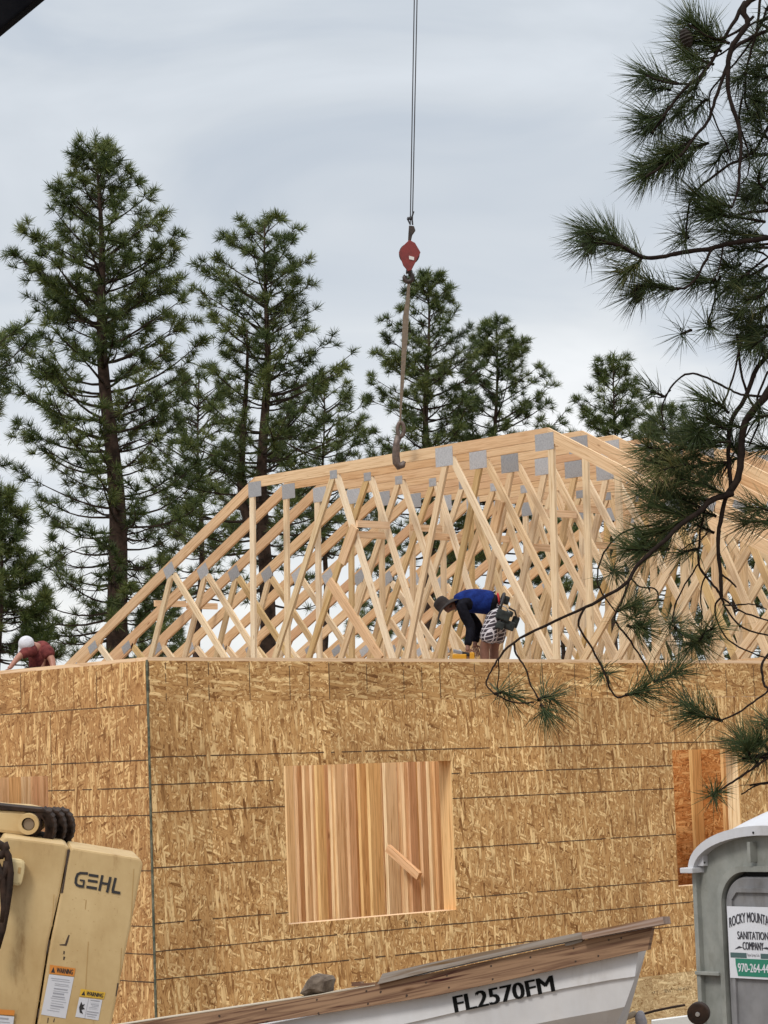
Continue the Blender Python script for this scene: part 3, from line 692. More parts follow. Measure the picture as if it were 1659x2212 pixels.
# ------------------------------------------------------------------ bending worker
q1 = lambda x, y: (877.8+x/5.4976, 1234.4+y/5.4976)
DW = 31.0
def P1(x, y, dd=0): return W(*q1(x, y), DW+dd)
M['skin'] = mat('skin', (.17, .08, .052), .6, 0, (30, (.23, .11, .075), .3, .7))
M['jacket'] = mat('jacket', (.004, .004, .006), .95, 0, (20, (.012, .012, .018), .3, .7), .8, .1)
M['blue'] = mat('blue_cloth', (.004, .012, .085), .9, 0, (16, (.010, .030, .17), .35, .65), .9, .15)
M['black'] = mat('black', (.012, .012, .013), .55)
M['felt'] = mat('felt_hat', (.010, .007, .006), .95, 0, (20, (.028, .019, .016), .3, .7))
def plaid():
    m = bpy.data.materials.new('plaid'); m.use_nodes = True; t = m.node_tree; b = t.nodes['Principled BSDF']; b.inputs['Roughness'].default_value = .9
    tcn = N(t, 'ShaderNodeTexCoord'); sx = N(t, 'ShaderNodeSeparateXYZ'); mpn = N(t, 'ShaderNodeMapping'); mpn.inputs['Rotation'].default_value = (0, .3, -rad(45)); Lk(t, tcn.outputs['Object'], mpn.inputs[0]); Lk(t, mpn.outputs[0], sx.inputs[0])
    fac = None
    for k, fr in ((0, 26), (2, 22)):
        mlt = N(t, 'ShaderNodeMath', operation='MULTIPLY'); mlt.inputs[1].default_value = fr; Lk(t, sx.outputs[k], mlt.inputs[0])
        fr_ = N(t, 'ShaderNodeMath', operation='FRACT'); Lk(t, mlt.outputs[0], fr_.inputs[0])
        g = N(t, 'ShaderNodeMath', operation='GREATER_THAN'); g.inputs[1].default_value = .76; Lk(t, fr_.outputs[0], g.inputs[0])
        if fac is None: fac = g
        else:
            a = N(t, 'ShaderNodeMath', operation='MAXIMUM'); Lk(t, fac.outputs[0], a.inputs[0]); Lk(t, g.outputs[0], a.inputs[1]); fac = a
    mi = N(t, 'ShaderNodeMix', data_type='RGBA'); Lk(t, fac.outputs[0], mi.inputs[0]); mi.inputs[6].default_value = (.045, .035, .045, 1); mi.inputs[7].default_value = (.60, .57, .60, 1); Lk(t, mi.outputs[2], b.inputs['Base Color'])
    return m
M['plaid'] = plaid()
wk = thing('person', tuple(P1(1000, 1180)), 'person bending far over beside the trusses in blue and black jacket and plaid shorts', 'person')
hip, wst, chst, shl = P1(1095, 420), P1(1000, 380), P1(800, 370), P1(640, 385)
nck, hd, fc = P1(560, 400), P1(475, 420), P1(440, 455)
eN, hN = P1(770, 650, -.18), P1(725, 905, -.28)
eF, hF = P1(860, 640, .2), P1(815, 860, .12)
kN, aN = P1(925, 900, -.1), P1(975, 1330, -.05); kF, aF = P1(1040, 900, .14), P1(1090, 1330, .16)
pts = [(hip, (.115, .10)), (wst, (.12, .10)), (chst, (.135, .10)), (shl, (.10, .08)), (nck, .058), (P1(510, 412), .07), (hd, (.085, .085)), (fc, .07),
       (P1(640, 405, -.15), .05), (eN, .045), (P1(750, 780, -.24), .038), (hN, .028), (P1(735, 950, -.3), (.04, .02)),
       (P1(650, 420, .17), .062), (eF, .045), (P1(835, 760, .16), .038), (hF, .028), (P1(815, 905, .1), (.04, .02)),
       (P1(1050, 560, -.1), .09), (P1(985, 760, -.12), .085), (kN, .062), (P1(935, 1080, -.1), .06), (aN, .04), (P1(905, 1370, -.08), .04),
       (P1(1110, 560, .12), .09), (P1(1070, 760, .14), .085), (kF, .062), (P1(1045, 1080, .14), .06), (aF, .04), (P1(1020, 1370, .12), .04)]
ed = [(0, 1), (1, 2), (2, 3), (3, 4), (4, 5), (5, 6), (6, 7), (3, 8), (8, 9), (9, 10), (10, 11), (11, 12), (3, 13), (13, 14), (14, 15), (15, 16), (16, 17), (0, 18), (18, 19), (19, 20), (20, 21), (21, 22), (22, 23), (0, 24), (24, 25), (25, 26), (26, 27), (27, 28), (28, 29)]
body = skin('body', pts, ed, M['skin'], wk)
def fingers(wrist, palm, along, side, parent, m, curl=Vector((0, 0, -1)), s=1.0):
    along = along.normalized(); side = side.normalized()
    for k in range(4):
        b0 = palm+side*(k-1.5)*.019*s; L_ = (.070, .078, .074, .058)[k]*s
        p_ = [(b0-along*.03, .0085*s), (b0+along*L_*.4+curl*.006, .009*s), (b0+along*L_*.7+curl*.02*s, .008*s), (b0+along*L_*.85+curl*.042*s, .0068*s)]
        skin('finger', p_, chain(4), m, parent, sub=1)
    b0 = palm-along*.045*s+side*.036*s
    skin('thumb', [(b0-side*.02*s, .011*s), (b0+side*.02*s+along*.02*s, .011*s), (b0+side*.03*s+along*.05*s+curl*.01, .009*s)], chain(3), m, parent, sub=1)
fingers(hN, P1(740, 965, -.3), P1(748, 1010, -.3)-P1(735, 940, -.3), rt, body, M['skin'])
fingers(hF, P1(822, 915, .1), P1(840, 960, .08)-P1(815, 900, .1), rt, body, M['skin'])
# clothes
skin('jacket', [(P1(1085, 405), (.172, .145)), (wst, (.172, .14)), (chst, (.18, .14)), (shl, (.15, .12)), (P1(585, 400), .085),
      (P1(640, 410, -.17), .085), (P1(700, 540, -.18), .075), (eN, .066), (P1(748, 780, -.24), .056), (P1(728, 890, -.28), .047),
      (P1(650, 425, .17), .085), (eF, .062), (P1(835, 760, .16), .052), (P1(818, 850, .12), .045)],
     [(0, 1), (1, 2), (2, 3), (3, 4), (3, 5), (5, 6), (6, 7), (7, 8), (8, 9), (3, 10), (10, 11), (11, 12), (12, 13)], M['jacket'], wk)
skin('blue_back_panel', [(P1(1045, 385, -.02), (.150, .16)), (P1(960, 365, -.02), (.165, .165)), (P1(840, 350, -.02), (.165, .165)), (P1(720, 350, -.02), (.145, .16)), (P1(610, 370, -.02), (.105, .12)), (P1(575, 385, -.02), (.08, .09))], chain(6), M['blue'], wk)
skin('shorts', [(P1(1095, 450), (.165, .155)), (P1(1040, 600, -.1), .135), (P1(985, 740, -.12), .12), (P1(955, 868, -.12), .112),
      (P1(1110, 600, .12), .13), (P1(1080, 740, .14), .12), (P1(1060, 870, .14), .112), (P1(1050, 400), (.150, .14))], [(7, 0), (0, 1), (1, 2), (2, 3), (0, 4), (4, 5), (5, 6)], M['plaid'], wk)
skin('shirt_hem', [(P1(1070, 350), (.11, .125)), (P1(1120, 345), (.10, .12))], chain(2), mat('red_cloth', (.45, .03, .03), .8), wk)
# hat: crown and drooping wide brim tilted forward
def lathe(mb, c, axis, prof, m, seg=24, sq=1.0, bend=0):
    axis = axis.normalized(); x = axis.orthogonal().normalized(); y = axis.cross(x)
    b0 = len(mb.v); mi = mb.mid(m)
    for r, h in prof:
        for k in range(seg):
            a = 2*math.pi*k/seg; v = c+axis*(h+bend*r*r*math.cos(2*a))+x*math.cos(a)*r+y*math.sin(a)*r*sq; mb.v.append(tuple(v))
    for i in range(len(prof)-1):
        for k in range(seg):
            k2 = (k+1) % seg; mb.f.append((b0+i*seg+k, b0+i*seg+k2, b0+(i+1)*seg+k2, b0+(i+1)*seg+k)); mb.mi.append(mi); mb.uv += [(0, 0)]*4
mb = MB(); ha = (P1(380, 360)-P1(470, 440)).normalized()
lathe(mb, P1(452, 415), ha, [(.215, -.045), (.18, -.012), (.12, 0), (.098, .01), (.095, .07), (.085, .11), (.05, .128), (.02, .115), (.001, .112)], M['felt'], bend=1.0)
lathe(mb, P1(452, 415), ha, [(.215, -.050), (.12, -.008), (.06, -.01), (.001, -.01)], M['felt'], bend=1.0)
mb.build('hat', wk, smooth=True)
skin('hair', [(P1(500, 400), .088), (P1(530, 425), .07), (P1(540, 470), .04)], chain(3), M['black'], wk)
skin('ear', [(P1(492, 440, -.088), .012), (P1(488, 455, -.09), .014)], chain(2), M['skin'], body, sub=1)
skin('nose', [(P1(418, 470, -.02), .014), (P1(402, 482, -.02), .012)], chain(2), M['skin'], body, sub=1)
# tool belt and pouches
def rbox(name, c, ax, ay, az, m, parent, bev=.02):
    mb = MB(); mb.box(c, ax, ay, az, m); return mb.build(name, parent, bevel=bev)
belt = MB()
for k in range(20):
    a = k*2*math.pi/20
pts_ = [P1(1110, 420)+ (rt*.3+up*.9).normalized()*math.cos(a)*.165+fw*math.sin(a)*.16 for a in [i*2*math.pi/20 for i in range(21)]]
belt.tube(pts_, .022, M['black'], 6, caps=False); belt.build('tool_belt', wk, smooth=True)
dg_ = mat('pouch', (.007, .010, .010), .7, 0, (25, (.020, .028, .027), .4, .6))
for (x, y, sx, sy, dd) in ((1150, 520, .10, .07, -.17), (1215, 640, .085, .065, -.14), (1290, 600, .05, .08, .0), (1110, 640, .06, .055, -.2), (1225, 500, .05, .04, -.05), (1180, 340, .05, .06, -.03)):
    rbox('pouch', P1(x, y, dd), (rt*.94-up*.33)*sx*.86, fw*.05, (up*.94+rt*.33)*sy*.86, dg_, wk, .018)
mb = MB(); mb.tube([P1(1215, 430, -.1), P1(1290, 470, -.1), P1(1310, 560, -.05)], .011, M['black'], 6); mb.tube([P1(1110, 400, -.17), P1(1180, 420, -.15), P1(1220, 480, -.12)], .008, mat('pale_strap', (.5, .5, .5), .6), 5); mb.build('strap', wk)
for sgn, kx_ in ((0, aN), (1, aF)):
    f0 = kx_+Vector((0, 0, -.05)); skin('boot', [(f0+Vector((0, 0, .12)), .055), (f0, .055), (f0-rt*.11+Vector((0, 0, -.015)), .048), (f0-rt*.19+Vector((0, 0, -.025)), .035)], chain(4), M['felt'], wk)
# yellow nail gun under his hand
ng = thing('nail_gun', tuple(P1(690, 1000, -.3)), 'yellow and grey power nail gun held down under the bending worker', 'nail gun')
yl_ = mat('tool_yellow', (.62, .30, .02), .45); gy_ = mat('tool_grey', (.32, .33, .35), .4, .5)
rbox('housing', P1(630, 1015, -.3), rt*.085, fw*.03, up*.035, yl_, ng, .012)
rbox('nose_piece', P1(610, 955, -.3), rt*.055-up*.012, fw*.022, up*.022, gy_, ng, .008)
rbox('handle', P1(735, 985, -.3), rt*.085-up*.02, fw*.018, up*.02, M['black'], ng, .01)
rbox('battery', P1(780, 1010, -.3), rt*.03, fw*.025, up*.05, yl_, ng, .01)

# ------------------------------------------------------------------ crouching worker at the left
q2 = lambda x, y: (x/10.08, 1344+y/10.08)
DL = 33.0
def P2(x, y, dd=0): return W(*q2(x, y), DL+dd)
M['maroon'] = mat('maroon_shirt', (.09, .022, .024), .9, 0, (14, (.19, .05, .045), .35, .65), .9, .1)
M['skin2'] = mat('sunburnt_skin', (.30, .13, .09), .55, 0, (30, (.40, .19, .13), .3, .7))
w2 = thing('person', tuple(P2(800, 1300)), 'person crouching over the left wall in white cap and maroon shirt', 'person')
pts = [(P2(900, 1150, .1), (.13, .11)), (P2(920, 900, .1), (.13, .11)), (P2(890, 680, .05), (.13, .10)), (P2(800, 560, 0), (.11, .09)), (P2(690, 500, -.05), .06), (P2(620, 470, -.08), .085), (P2(575, 530, -.12), .08),
       (P2(560, 640, -.2), .06), (P2(400, 760, -.3), .042), (P2(290, 900, -.35), .034), (P2(220, 990, -.38), .03), (P2(175, 1010, -.4), (.035, .02)),
       (P2(1060, 680, -.05), .062), (P2(1150, 880, -.12), .045), (P2(1160, 1080, -.2), .036), (P2(1120, 1180, -.25), .03),
       (P2(820, 1250, -.2), .10), (P2(640, 1300, -.4), .07), (P2(700, 1650, -.3), .045), (P2(1000, 1280, -.1), .10), (P2(900, 1350, -.35), .07), (P2(980, 1680, -.2), .045)]
ed = [(0, 1), (1, 2), (2, 3), (3, 4), (4, 5), (5, 6), (3, 7), (7, 8), (8, 9), (9, 10), (10, 11), (2, 12), (12, 13), (13, 14), (14, 15), (0, 16), (16, 17), (17, 18), (0, 19), (19, 20), (20, 21)]
b2_ = skin('body', pts, ed, M['skin2'], w2)
fingers(P2(220, 990), P2(165, 1020, -.4), -rt*1.0-up*.4, fw, b2_, M['skin2'])
skin('shirt', [(P2(885, 1150, .1), (.185, .15)), (P2(905, 900, .1), (.19, .155)), (P2(900, 720, .06), (.20, .16)), (P2(830, 600, .02), (.19, .15)), (P2(745, 540, -.02), (.10, .10))], chain(5), M['maroon'], w2)
skin('sleeve', [(P2(760, 600, -.05), .10), (P2(640, 620, -.15), .088), (P2(520, 680, -.24), .07), (P2(440, 740, -.28), .06)], chain(4), M['maroon'], w2)
skin('sleeve', [(P2(950, 600, .0), .12), (P2(1050, 660, -.05), .095), (P2(1110, 780, -.09), .078)], chain(3), M['maroon'], w2)
skin('trousers', [(P2(900, 1170, .1), (.185, .15)), (P2(820, 1260, -.2), .12), (P2(650, 1310, -.4), .09), (P2(700, 1600, -.3), .07), (P2(1000, 1290, -.1), .12), (P2(900, 1360, -.35), .09), (P2(980, 1630, -.2), .07)], [(0, 1), (1, 2), (2, 3), (0, 4), (4, 5), (5, 6)], M['jacket'], w2)
mb = MB(); cap = mat('white_cap', (.50, .50, .54), .8, 0, (25, (.62, .62, .66), .3, .7), .5); ca = (P2(600, 300, -.15)-P2(555, 560, -.1)).normalized()
ca = (up*.66-fw*.72+rt*.12).normalized()
lathe(mb, P2(572, 490, -.12), ca, [(.102, 0), (.103, .03), (.094, .065), (.072, .095), (.04, .112), (.008, .118), (.001, .118)], cap)
cxx = (-up*.75-fw*.55-rt*.12).normalized(); cxx = (cxx-ca*cxx.dot(ca)).normalized(); cyy = ca.cross(cxx)
b0 = P2(572, 490, -.12); top_ = []; bt_ = []
for k in range(13):
    a = -1.15+2.3*k/12; top_.append(b0+cxx*math.cos(a)*.10+cyy*math.sin(a)*.10); bt_.append(b0+cxx*(.09+.085*math.cos(a*1.25))+cyy*math.sin(a)*.098-ca*(.02+.03*abs(math.sin(a))))
for k in range(12):
    mb.face((top_[k], top_[k+1], bt_[k+1], bt_[k]), cap); mb.face((bt_[k]-ca*.004, bt_[k+1]-ca*.004, top_[k+1]-ca*.004, top_[k]-ca*.004), cap); mb.face((bt_[k], bt_[k+1], bt_[k+1]-ca*.004, bt_[k]-ca*.004), cap)
mb.build('cap', w2, smooth=True)

# ------------------------------------------------------------------ crane boom, hook block, sling
DC = 31.6
qh = crop(1500, 800, 1.924)
def PH(x, y, dd=0): return W(*qh(x, y), DC+dd)
M['steel'] = mat('dark_steel', (.035, .03, .03), .5, .6, (12, (.09, .07, .06), .35, .7))
M['rust'] = mat('worn_hook_steel', (.10, .075, .065), .55, .5, (20, (.20, .15, .125), .35, .7), .3)
M['redp'] = mat('red_paint', (.19, .026, .024), .6, 0, (9, (.10, .018, .018), .45, .75), .2)
M['rope'] = mat('wire_rope', (.05, .05, .055), .5, .6)
cb = thing('hook_block', tuple(PH(215, 380)), 'red diamond-shaped crane hook block hanging on twin wire ropes', 'crane block')
mb = MB()
Pd = [(215, 277), (258, 300), (300, 372), (232, 505), (205, 515), (168, 470), (135, 372), (165, 325)]
n_ = fw.normalized()
mb.prism([PH(x, y, -.09) for x, y in Pd], n_*.05, M['redp']); mb.prism([PH(x, y, .03) for x, y in Pd], n_*.05, M['redp'])
mb.build('cheek_plate', cb, bevel=.005)
mb = MB(); ctr = PH(215, 385)
for r, o_ in ((.13, 0),):
    pts_ = []
    mb.prism([ctr-n_*.035+(rt*math.cos(a)+up*math.sin(a))*r for a in [k*2*math.pi/24 for k in range(24)]], n_*.07, M['steel'])
mb.build('sheave', cb)
mb = MB(); mb.prism([PH(x, y, -.1) for x, y in ((212, 398), (252, 408), (250, 432), (214, 424))], n_*.006, mat('block_plate', (.65, .62, .6), .5)); mb.build('data_plate', cb)
mb = MB(); mb.prism([PH(x, y, -.04) for x, y in ((212, 168), (250, 172), (262, 205), (238, 240), (228, 282), (205, 282), (208, 225))], n_*.08, M['steel']); mb.build('wedge_socket', cb, bevel=.008)
mb = MB(); mb.tube([PH(222, 160), PH(200, 118), PH(228, 128), PH(248, 62)], .012, M['rope'], 6); mb.tube([PH(200, 118), PH(232, 112)], .02, M['rope'], 6); mb.tube([PH(240, 165), PH(236, 120)], .012, M['rope'], 6); mb.build('rope_clip', cb)
mb = MB(); mb.tube([PH(208+30*math.cos(a), 562+32*math.sin(a)) for a in [-1.4+i*.42 for i in range(13)]], [.032]*10+[.03, .026, .018], M['steel'], 8); mb.tube([PH(214, 505), PH(212, 535)], .04, M['steel'], 8); mb.build('hook', cb, smooth=True)
# ropes up to the boom tip
tipL, tipR = W(901, -640, DC), W(906, -640, DC)
rp_ = thing('wire_rope', tuple(PH(228, 120)), 'twin steel hoist ropes running up from the red hook block', 'wire rope')
for a_, b_ in ((PH(222, 165), W(895.5, -30, DC)), (PH(238, 165), W(901.5, -30, DC))):
    d_ = (b_-a_); e_ = a_+d_*((1106+640)/ (1106+30))*1.0; e_ = a_+d_*2.35
    mb = MB(); mb.tube([a_+d_*(2.35*i/8) for i in range(9)], .0075, M['rope'], 5); mb.build('rope_line', rp_)
sg = thing('lifting_sling', tuple(PH(180, 1100)), 'long tan webbing sling hanging below the red block', 'sling')
mb = MB(); wm = mat('webbing', (.13, .10, .075), .85, 0, (30, (.21, .165, .12), .3, .7), .3)
sp_ = [(212, 585, .02), (205, 720, .028), (188, 860, .045), (182, 1000, .045), (172, 1180, .035), (160, 1380, .028), (152, 1520, .018), (148, 1600, .014), (145, 1670, .014)]
for k in range(len(sp_)-1):
    (x0, y0, a0), (x1, y1, a1) = sp_[k], sp_[k+1]
    p0, p1 = PH(x0, y0), PH(x1, y1)
    a0 *= .82; a1 *= .82
    for o_, th in ((-.012, .010), (.012, .010)):
        mb.hexa([p0-rt*a0+n_*o_, p0+rt*a0+n_*o_, p0+rt*a0+n_*(o_+th), p0-rt*a0+n_*(o_+th), p1-rt*a1+n_*o_, p1+rt*a1+n_*o_, p1+rt*a1+n_*(o_+th), p1-rt*a1+n_*(o_+th)], wm)
mb.build('webbing', sg)
hk = thing('lifting_hook', tuple(PH(130, 1850)), 'big rusty sling hook hanging in front of the front truss top chord', 'hook')
mb = MB(); mb.tube([PH(150+24*math.sin(a), 1715-55*math.cos(a)) for a in [i*2*math.pi/16 for i in range(17)]], [.026]*17, M['rust'], 8, caps=False); mb.build('eye', hk, smooth=True)
mb = MB(); mb.tube([PH(128, 1760), PH(116, 1830), PH(113, 1910), PH(118, 1965), PH(138, 1995), PH(163, 1985), PH(178, 1955)], [.035, .045, .05, .052, .052, .042, .022], M['rust'], 10); mb.build('hook_body', hk, smooth=True)
mb = MB(); mb.tube([PH(120, 1850), PH(150, 1780), PH(170, 1700)], [.012, .014, .01], M['rust'], 5); mb.build('latch', hk)
# the crane: telescopic boom rising from the left
tip = W(920, -700, DC)
lowp = tip+(W(47, 34, DC)-W(905, -672, DC))*2.9; tip = lowp+(W(905, -672, DC)-W(47, 34, DC))*2.9+(W(47, 34, DC)-(tip+(W(47, 34, DC)-W(905, -672, DC))))*1.0; lowp = tip+(W(47, 34, DC)-W(905, -672, DC))*2.9
cr_ = thing('mobile_crane', (lowp.x, lowp.y, GZ), 'dark underside of a crane boom crossing the top left corner', 'crane')
M['boom'] = mat('boom_paint', (.004, .0045, .006), .9, 0, (3, (.009, .009, .011), .3, .7), 0, .02)
bd = (tip-lowp).normalized(); nn__ = bd.cross(fw).normalized()
if nn__.z < 0: nn__ = -nn__
L_ = (tip-lowp).length
for a_, b_, h_, nme in ((0, .42, .36, 'boom_section'), (.40, .72, .31, 'boom_section'), (.70, 1.0, .26, 'boom_section')):
    mb = MB(); mb.beam(lowp+bd*L_*a_+nn__*(.25), lowp+bd*L_*b_+nn__*.25, nn__, fw, h_*2*.8, h_*1.1, M['boom']); mb.build(nme, cr_, bevel=.03)
mb = MB(); mb.prism([tip+nn__*.1+(rt*math.cos(a)+up*math.sin(a))*.3-fw*.06 for a in [k*2*math.pi/24 for k in range(24)]], fw*.12, M['steel']); mb.build('tip_sheave', cr_)
mb = MB(); mb.box((lowp.x, lowp.y, (lowp.z+GZ)/2), (.9, 0, 0), (0, .9, 0), (0, 0, max(.5, (lowp.z-GZ)/2)), M['boom']); mb.build('turret', cr_, bevel=.05)

# ------------------------------------------------------------------ text helper
FONT = None
def text_poly(body_, bold=.0, shear=0):
    cu = bpy.data.curves.new('t', 'FONT'); cu.body = body_; cu.size = 1; cu.offset = 0; cu.shear = shear; cu.resolution_u = 3
    ob = bpy.data.objects.new('t', cu); C.objects.link(ob)
    dg = bpy.context.evaluated_depsgraph_get(); dg.update(); me = bpy.data.meshes.new_from_object(ob.evaluated_get(dg))
    bm = bmesh.new(); bm.from_mesh(me); bmesh.ops.triangulate(bm, faces=bm.faces); bm.to_mesh(me); bm.free()
    V = np.array([v.co[:] for v in me.vertices]); Fc = [tuple(p.vertices) for p in me.polygons]
    bpy.data.objects.remove(ob); bpy.data.curves.remove(cu); bpy.data.meshes.remove(me)
    V[:, 0] -= V[:, 0].min(); wv = V[:, 0].max(); V[:, 0] /= wv; V[:, 1] -= V[:, 1].min(); V[:, 1] /= V[:, 1].max()
    V = V[:, :2]
    if bold:
        k = bold*2.2/wv; n0 = len(V); V = np.concatenate([V-np.array([k, 0]), V+np.array([k, 0])]); Fc = Fc+[tuple(i+n0 for i in f) for f in Fc]
    return V, Fc
def text_on(name, s_, quad, plane, m, parent, bold=.0, off=.003, arc=0, shear=0):
    """quad: photo positions tl, tr, br, bl of the lettering; plane: (point, normal) of the surface it is on"""
    V, Fc = text_poly(s_, bold, shear); tl, tr, br, bl = quad; mb = MB(); mi = mb.mid(m); p0, nn = plane
    for u, v in V:
        lift = arc*(1-(2*u-1)**2)
        x = (bl[0]*(1-u)+br[0]*u)*(1-v)+(tl[0]*(1-u)+tr[0]*u)*v; y = (bl[1]*(1-u)+br[1]*u)*(1-v)+(tl[1]*(1-u)+tr[1]*u)*v-lift
        mb.v.append(tuple(onpl(x, y, p0+nn*(off+(.0004 if len(mb.v) >= len(V)//2 else 0)), nn)))
    for f in Fc: mb.f.append(f); mb.mi.append(mi); mb.uv += [(0, 0)]*len(f)
    return mb.build(name, parent)
def poly_on(mb, pts, plane, m, off=.002, thick=None):
    p0, nn = plane; P = [onpl(x, y, p0+nn*off, nn) for x, y in pts]
    if thick: mb.prism(P, -nn*thick, m)
    else: mb.face(P, m)
    return P

# ------------------------------------------------------------------ telehandler (yellow machine, lower left)
q5 = lambda x, y: (x/4.32, (3100+y/2.37)/1.8228)
def ypaint():
    m = mat('yellow_paint', (.43, .29, .13), .55, 0, (1.7, (.57, .42, .215), .35, .65), .0, .3); return m
M['ypaint'] = ypaint()
grime(M['ypaint'], 7, .58, .74, (.5, .38, .25), .8)
M['chip'] = mat('paint_chip', (.05, .03, .02), .8)
M['dirtstreak'] = mat('scuff', (.40, .25, .095), .8)
M['rubber'] = mat('rubber', (.012, .008, .006), .7, 0, (20, (.045, .024, .015), .3, .7), 0, .2)
tn_ = (-fw*.97+rt*.16+Vector((0, 0, .06))).normalized()
tp = W(200, 1980, 13.6); TPL = (tp, tn_)
tel = thing('telehandler', (tp.x, tp.y, GZ), 'yellow telehandler with black hoses and a segmented hose chain, lower left', 'telehandler')
def slab_(name, pts, m, off, thick, bev=.008, plane=TPL, parent=tel):
    mb = MB(); poly_on(mb, pts, plane, m, off, thick); return mb.build(name, parent, bevel=bev)
slab_('engine_cover', [q5(*p_) for p_ in ((652, 585), (672, 562), (1300, 662), (1325, 690), (1332, 722), (1190, 1440), (1040, 2209), (900, 2900), (200, 2900), (350, 2209), (460, 1500), (585, 900))], M['ypaint'], 0, .55, .012)
slab_('side_panel', [q5(*p_) for p_ in ((45, 462), (600, 532), (650, 566), (632, 600), (560, 985), (455, 1430), (330, 2209), (190, 2900), (-500, 2900), (-500, 1100), (10, 520))], M['ypaint'], -.012, .5, .012)
mb = MB()
for pg in (((628, 582), (655, 580), (628, 720), (588, 985), (566, 990), (600, 820), (612, 700)), ((455, 1420), (466, 1425), (442, 1550), (428, 1555)), ((640, 1375), (650, 1380), (632, 1450), (620, 1480), (556, 1474), (556, 1466), (606, 1462), (620, 1420)), ((592, 1525), (606, 1530), (602, 1560), (590, 1556)), ((592, 1578), (610, 1582), (600, 1612), (588, 1610)), ((1095, 1825), (1108, 1830), (1088, 1950), (1078, 1950)), ((360, 2062), (372, 2066), (355, 2150), (346, 2150)), ((445, 2150), (455, 2150), (448, 2200), (440, 2200)), ((505, 2155), (512, 2158), (505, 2192), (495, 2190))):
    poly_on(mb, [q5(*p_) for p_ in pg], TPL, M['chip'], .0015)
for i in range(90):
    x, y = random.uniform(520, 1240), random.uniform(700, 2150); l = random.uniform(4, 12); x -= (y-700)*.17; poly_on(mb, [q5(x, y), q5(x+l, y+1), q5(x+l*.8, y+random.uniform(3, 10)), q5(x-2, y+4)], TPL, M['dirtstreak'], .0012)
for x, y0, y1 in ((820, 1440, 1900), (800, 1050, 1140), (1245, 760, 1350), (1130, 1500, 1830), (500, 1000, 1300)):
    poly_on(mb, [q5(x, y0), q5(x+9, y0), q5(x+4-(y1-y0)*.05, y1), q5(x-3-(y1-y0)*.05, y1)], TPL, M['dirtstreak'], .0012)
tag(mb.build('paint_scuffs', tel), kind='stuff')
# GEHL lettering, built from its own strokes
logo = MB(); lk = mat('logo_black', (.02, .018, .018), .5)
def stroke(pts, off=.003): poly_on(logo, [q5(*p_) for p_ in pts], TPL, lk, off)
def ribbon(pts, wx, wy=None, off=.003):
    for (a, b) in zip(pts, pts[1:]):
        d = Vector((b[0]-a[0], b[1]-a[1])); d.normalize(); n2 = Vector((-d.y, d.x))*wx/2; e = d*wx*.25
        stroke([(a[0]-e.x+n2.x, a[1]-e.y+n2.y), (b[0]+e.x+n2.x, b[1]+e.y+n2.y), (b[0]+e.x-n2.x, b[1]+e.y-n2.y), (a[0]-e.x-n2.x, a[1]-e.y-n2.y)], off); off += .0003
ribbon([(815, 804), (750, 800), (724, 812), (710, 850), (706, 890), (718, 912), (745, 922), (775, 926)], 24)
ribbon([(775, 932), (785, 872), (748, 866)], 17, off=.0055)
ribbon([(834, 818), (912, 830)], 25); ribbon([(826, 870), (905, 882)], 24); ribbon([(812, 930), (898, 944)], 26)
ribbon([(955, 826), (928, 960)], 24); ribbon([(940, 892), (1005, 902)], 22, off=.0045); ribbon([(1030, 842), (1000, 976)], 24, off=.005)
ribbon([(1078, 850), (1052, 960)], 24); ribbon([(1048, 974), (1116, 986)], 26, off=.005)
logo.build('logo_lettering', tel)
# warning labels
ow_ = mat('label_white', (.55, .55, .58), .5); oo_ = mat('label_orange', (.55, .20, .03), .5); oy_ = mat('label_yellow', (.60, .36, .03), .5); gt_ = mat('label_grey', (.30, .30, .33), .6)
def label(quad_white, quad_head, hm, lines_, pic=False):
    mb = MB(); poly_on(mb, [q5(*p_) for p_ in quad_white], TPL, ow_, .002); poly_on(mb, [q5(*p_) for p_ in quad_head], TPL, hm, .0028)
    tl, tr, br, bl = [Vector(p_) for p_ in quad_white]
    def bl_(u, v): return (tl*(1-u)+tr*u)*(1-v)+(bl*(1-u)+br*u)*v
    for v, u0, u1, h in lines_:
        poly_on(mb, [q5(*bl_(u0, v)), q5(*bl_(u1, v)), q5(*bl_(u1, v+h)), q5(*bl_(u0, v+h))], TPL, gt_, .0032)
    h0, h1, h2, h3 = [Vector(p_) for p_ in quad_head]
    def hb(u, v): return (h0*(1-u)+h1*u)*(1-v)+(h3*(1-u)+h2*u)*v
    poly_on(mb, [q5(*hb(.06, .85)), q5(*hb(.22, .85)), q5(*hb(.15, .2))], TPL, lk, .0036)
    return mb, bl_, hb
ln1 = [(.08, .1, .85, .015), (.13, .15, .9, .012), (.2, .3, .85, .012), (.24, .3, .9, .012), (.31, .3, .85, .03), (.38, .3, .9, .012), (.42, .3, .75, .04), (.5, .3, .8, .03), (.56, .25, .85, .012), (.62, .3, .9, .012), (.68, .3, .8, .012), (.73, .3, .85, .03), (.8, .3, .7, .012), (.86, .2, .7, .012)]
mb, bb_, hb = label([(458, 1745), (690, 1772), (612, 2158), (383, 2120)], [(466, 1655), (705, 1690), (692, 1765), (460, 1738)], oo_, ln1)
mb.build('warning_label', tel)
text_on('label_text', 'WARNING', [q5(*hb(.28, .2)), q5(*hb(.92, .2)), q5(*hb(.92, .8)), q5(*hb(.28, .8))], TPL, lk, tel, .02, .004)
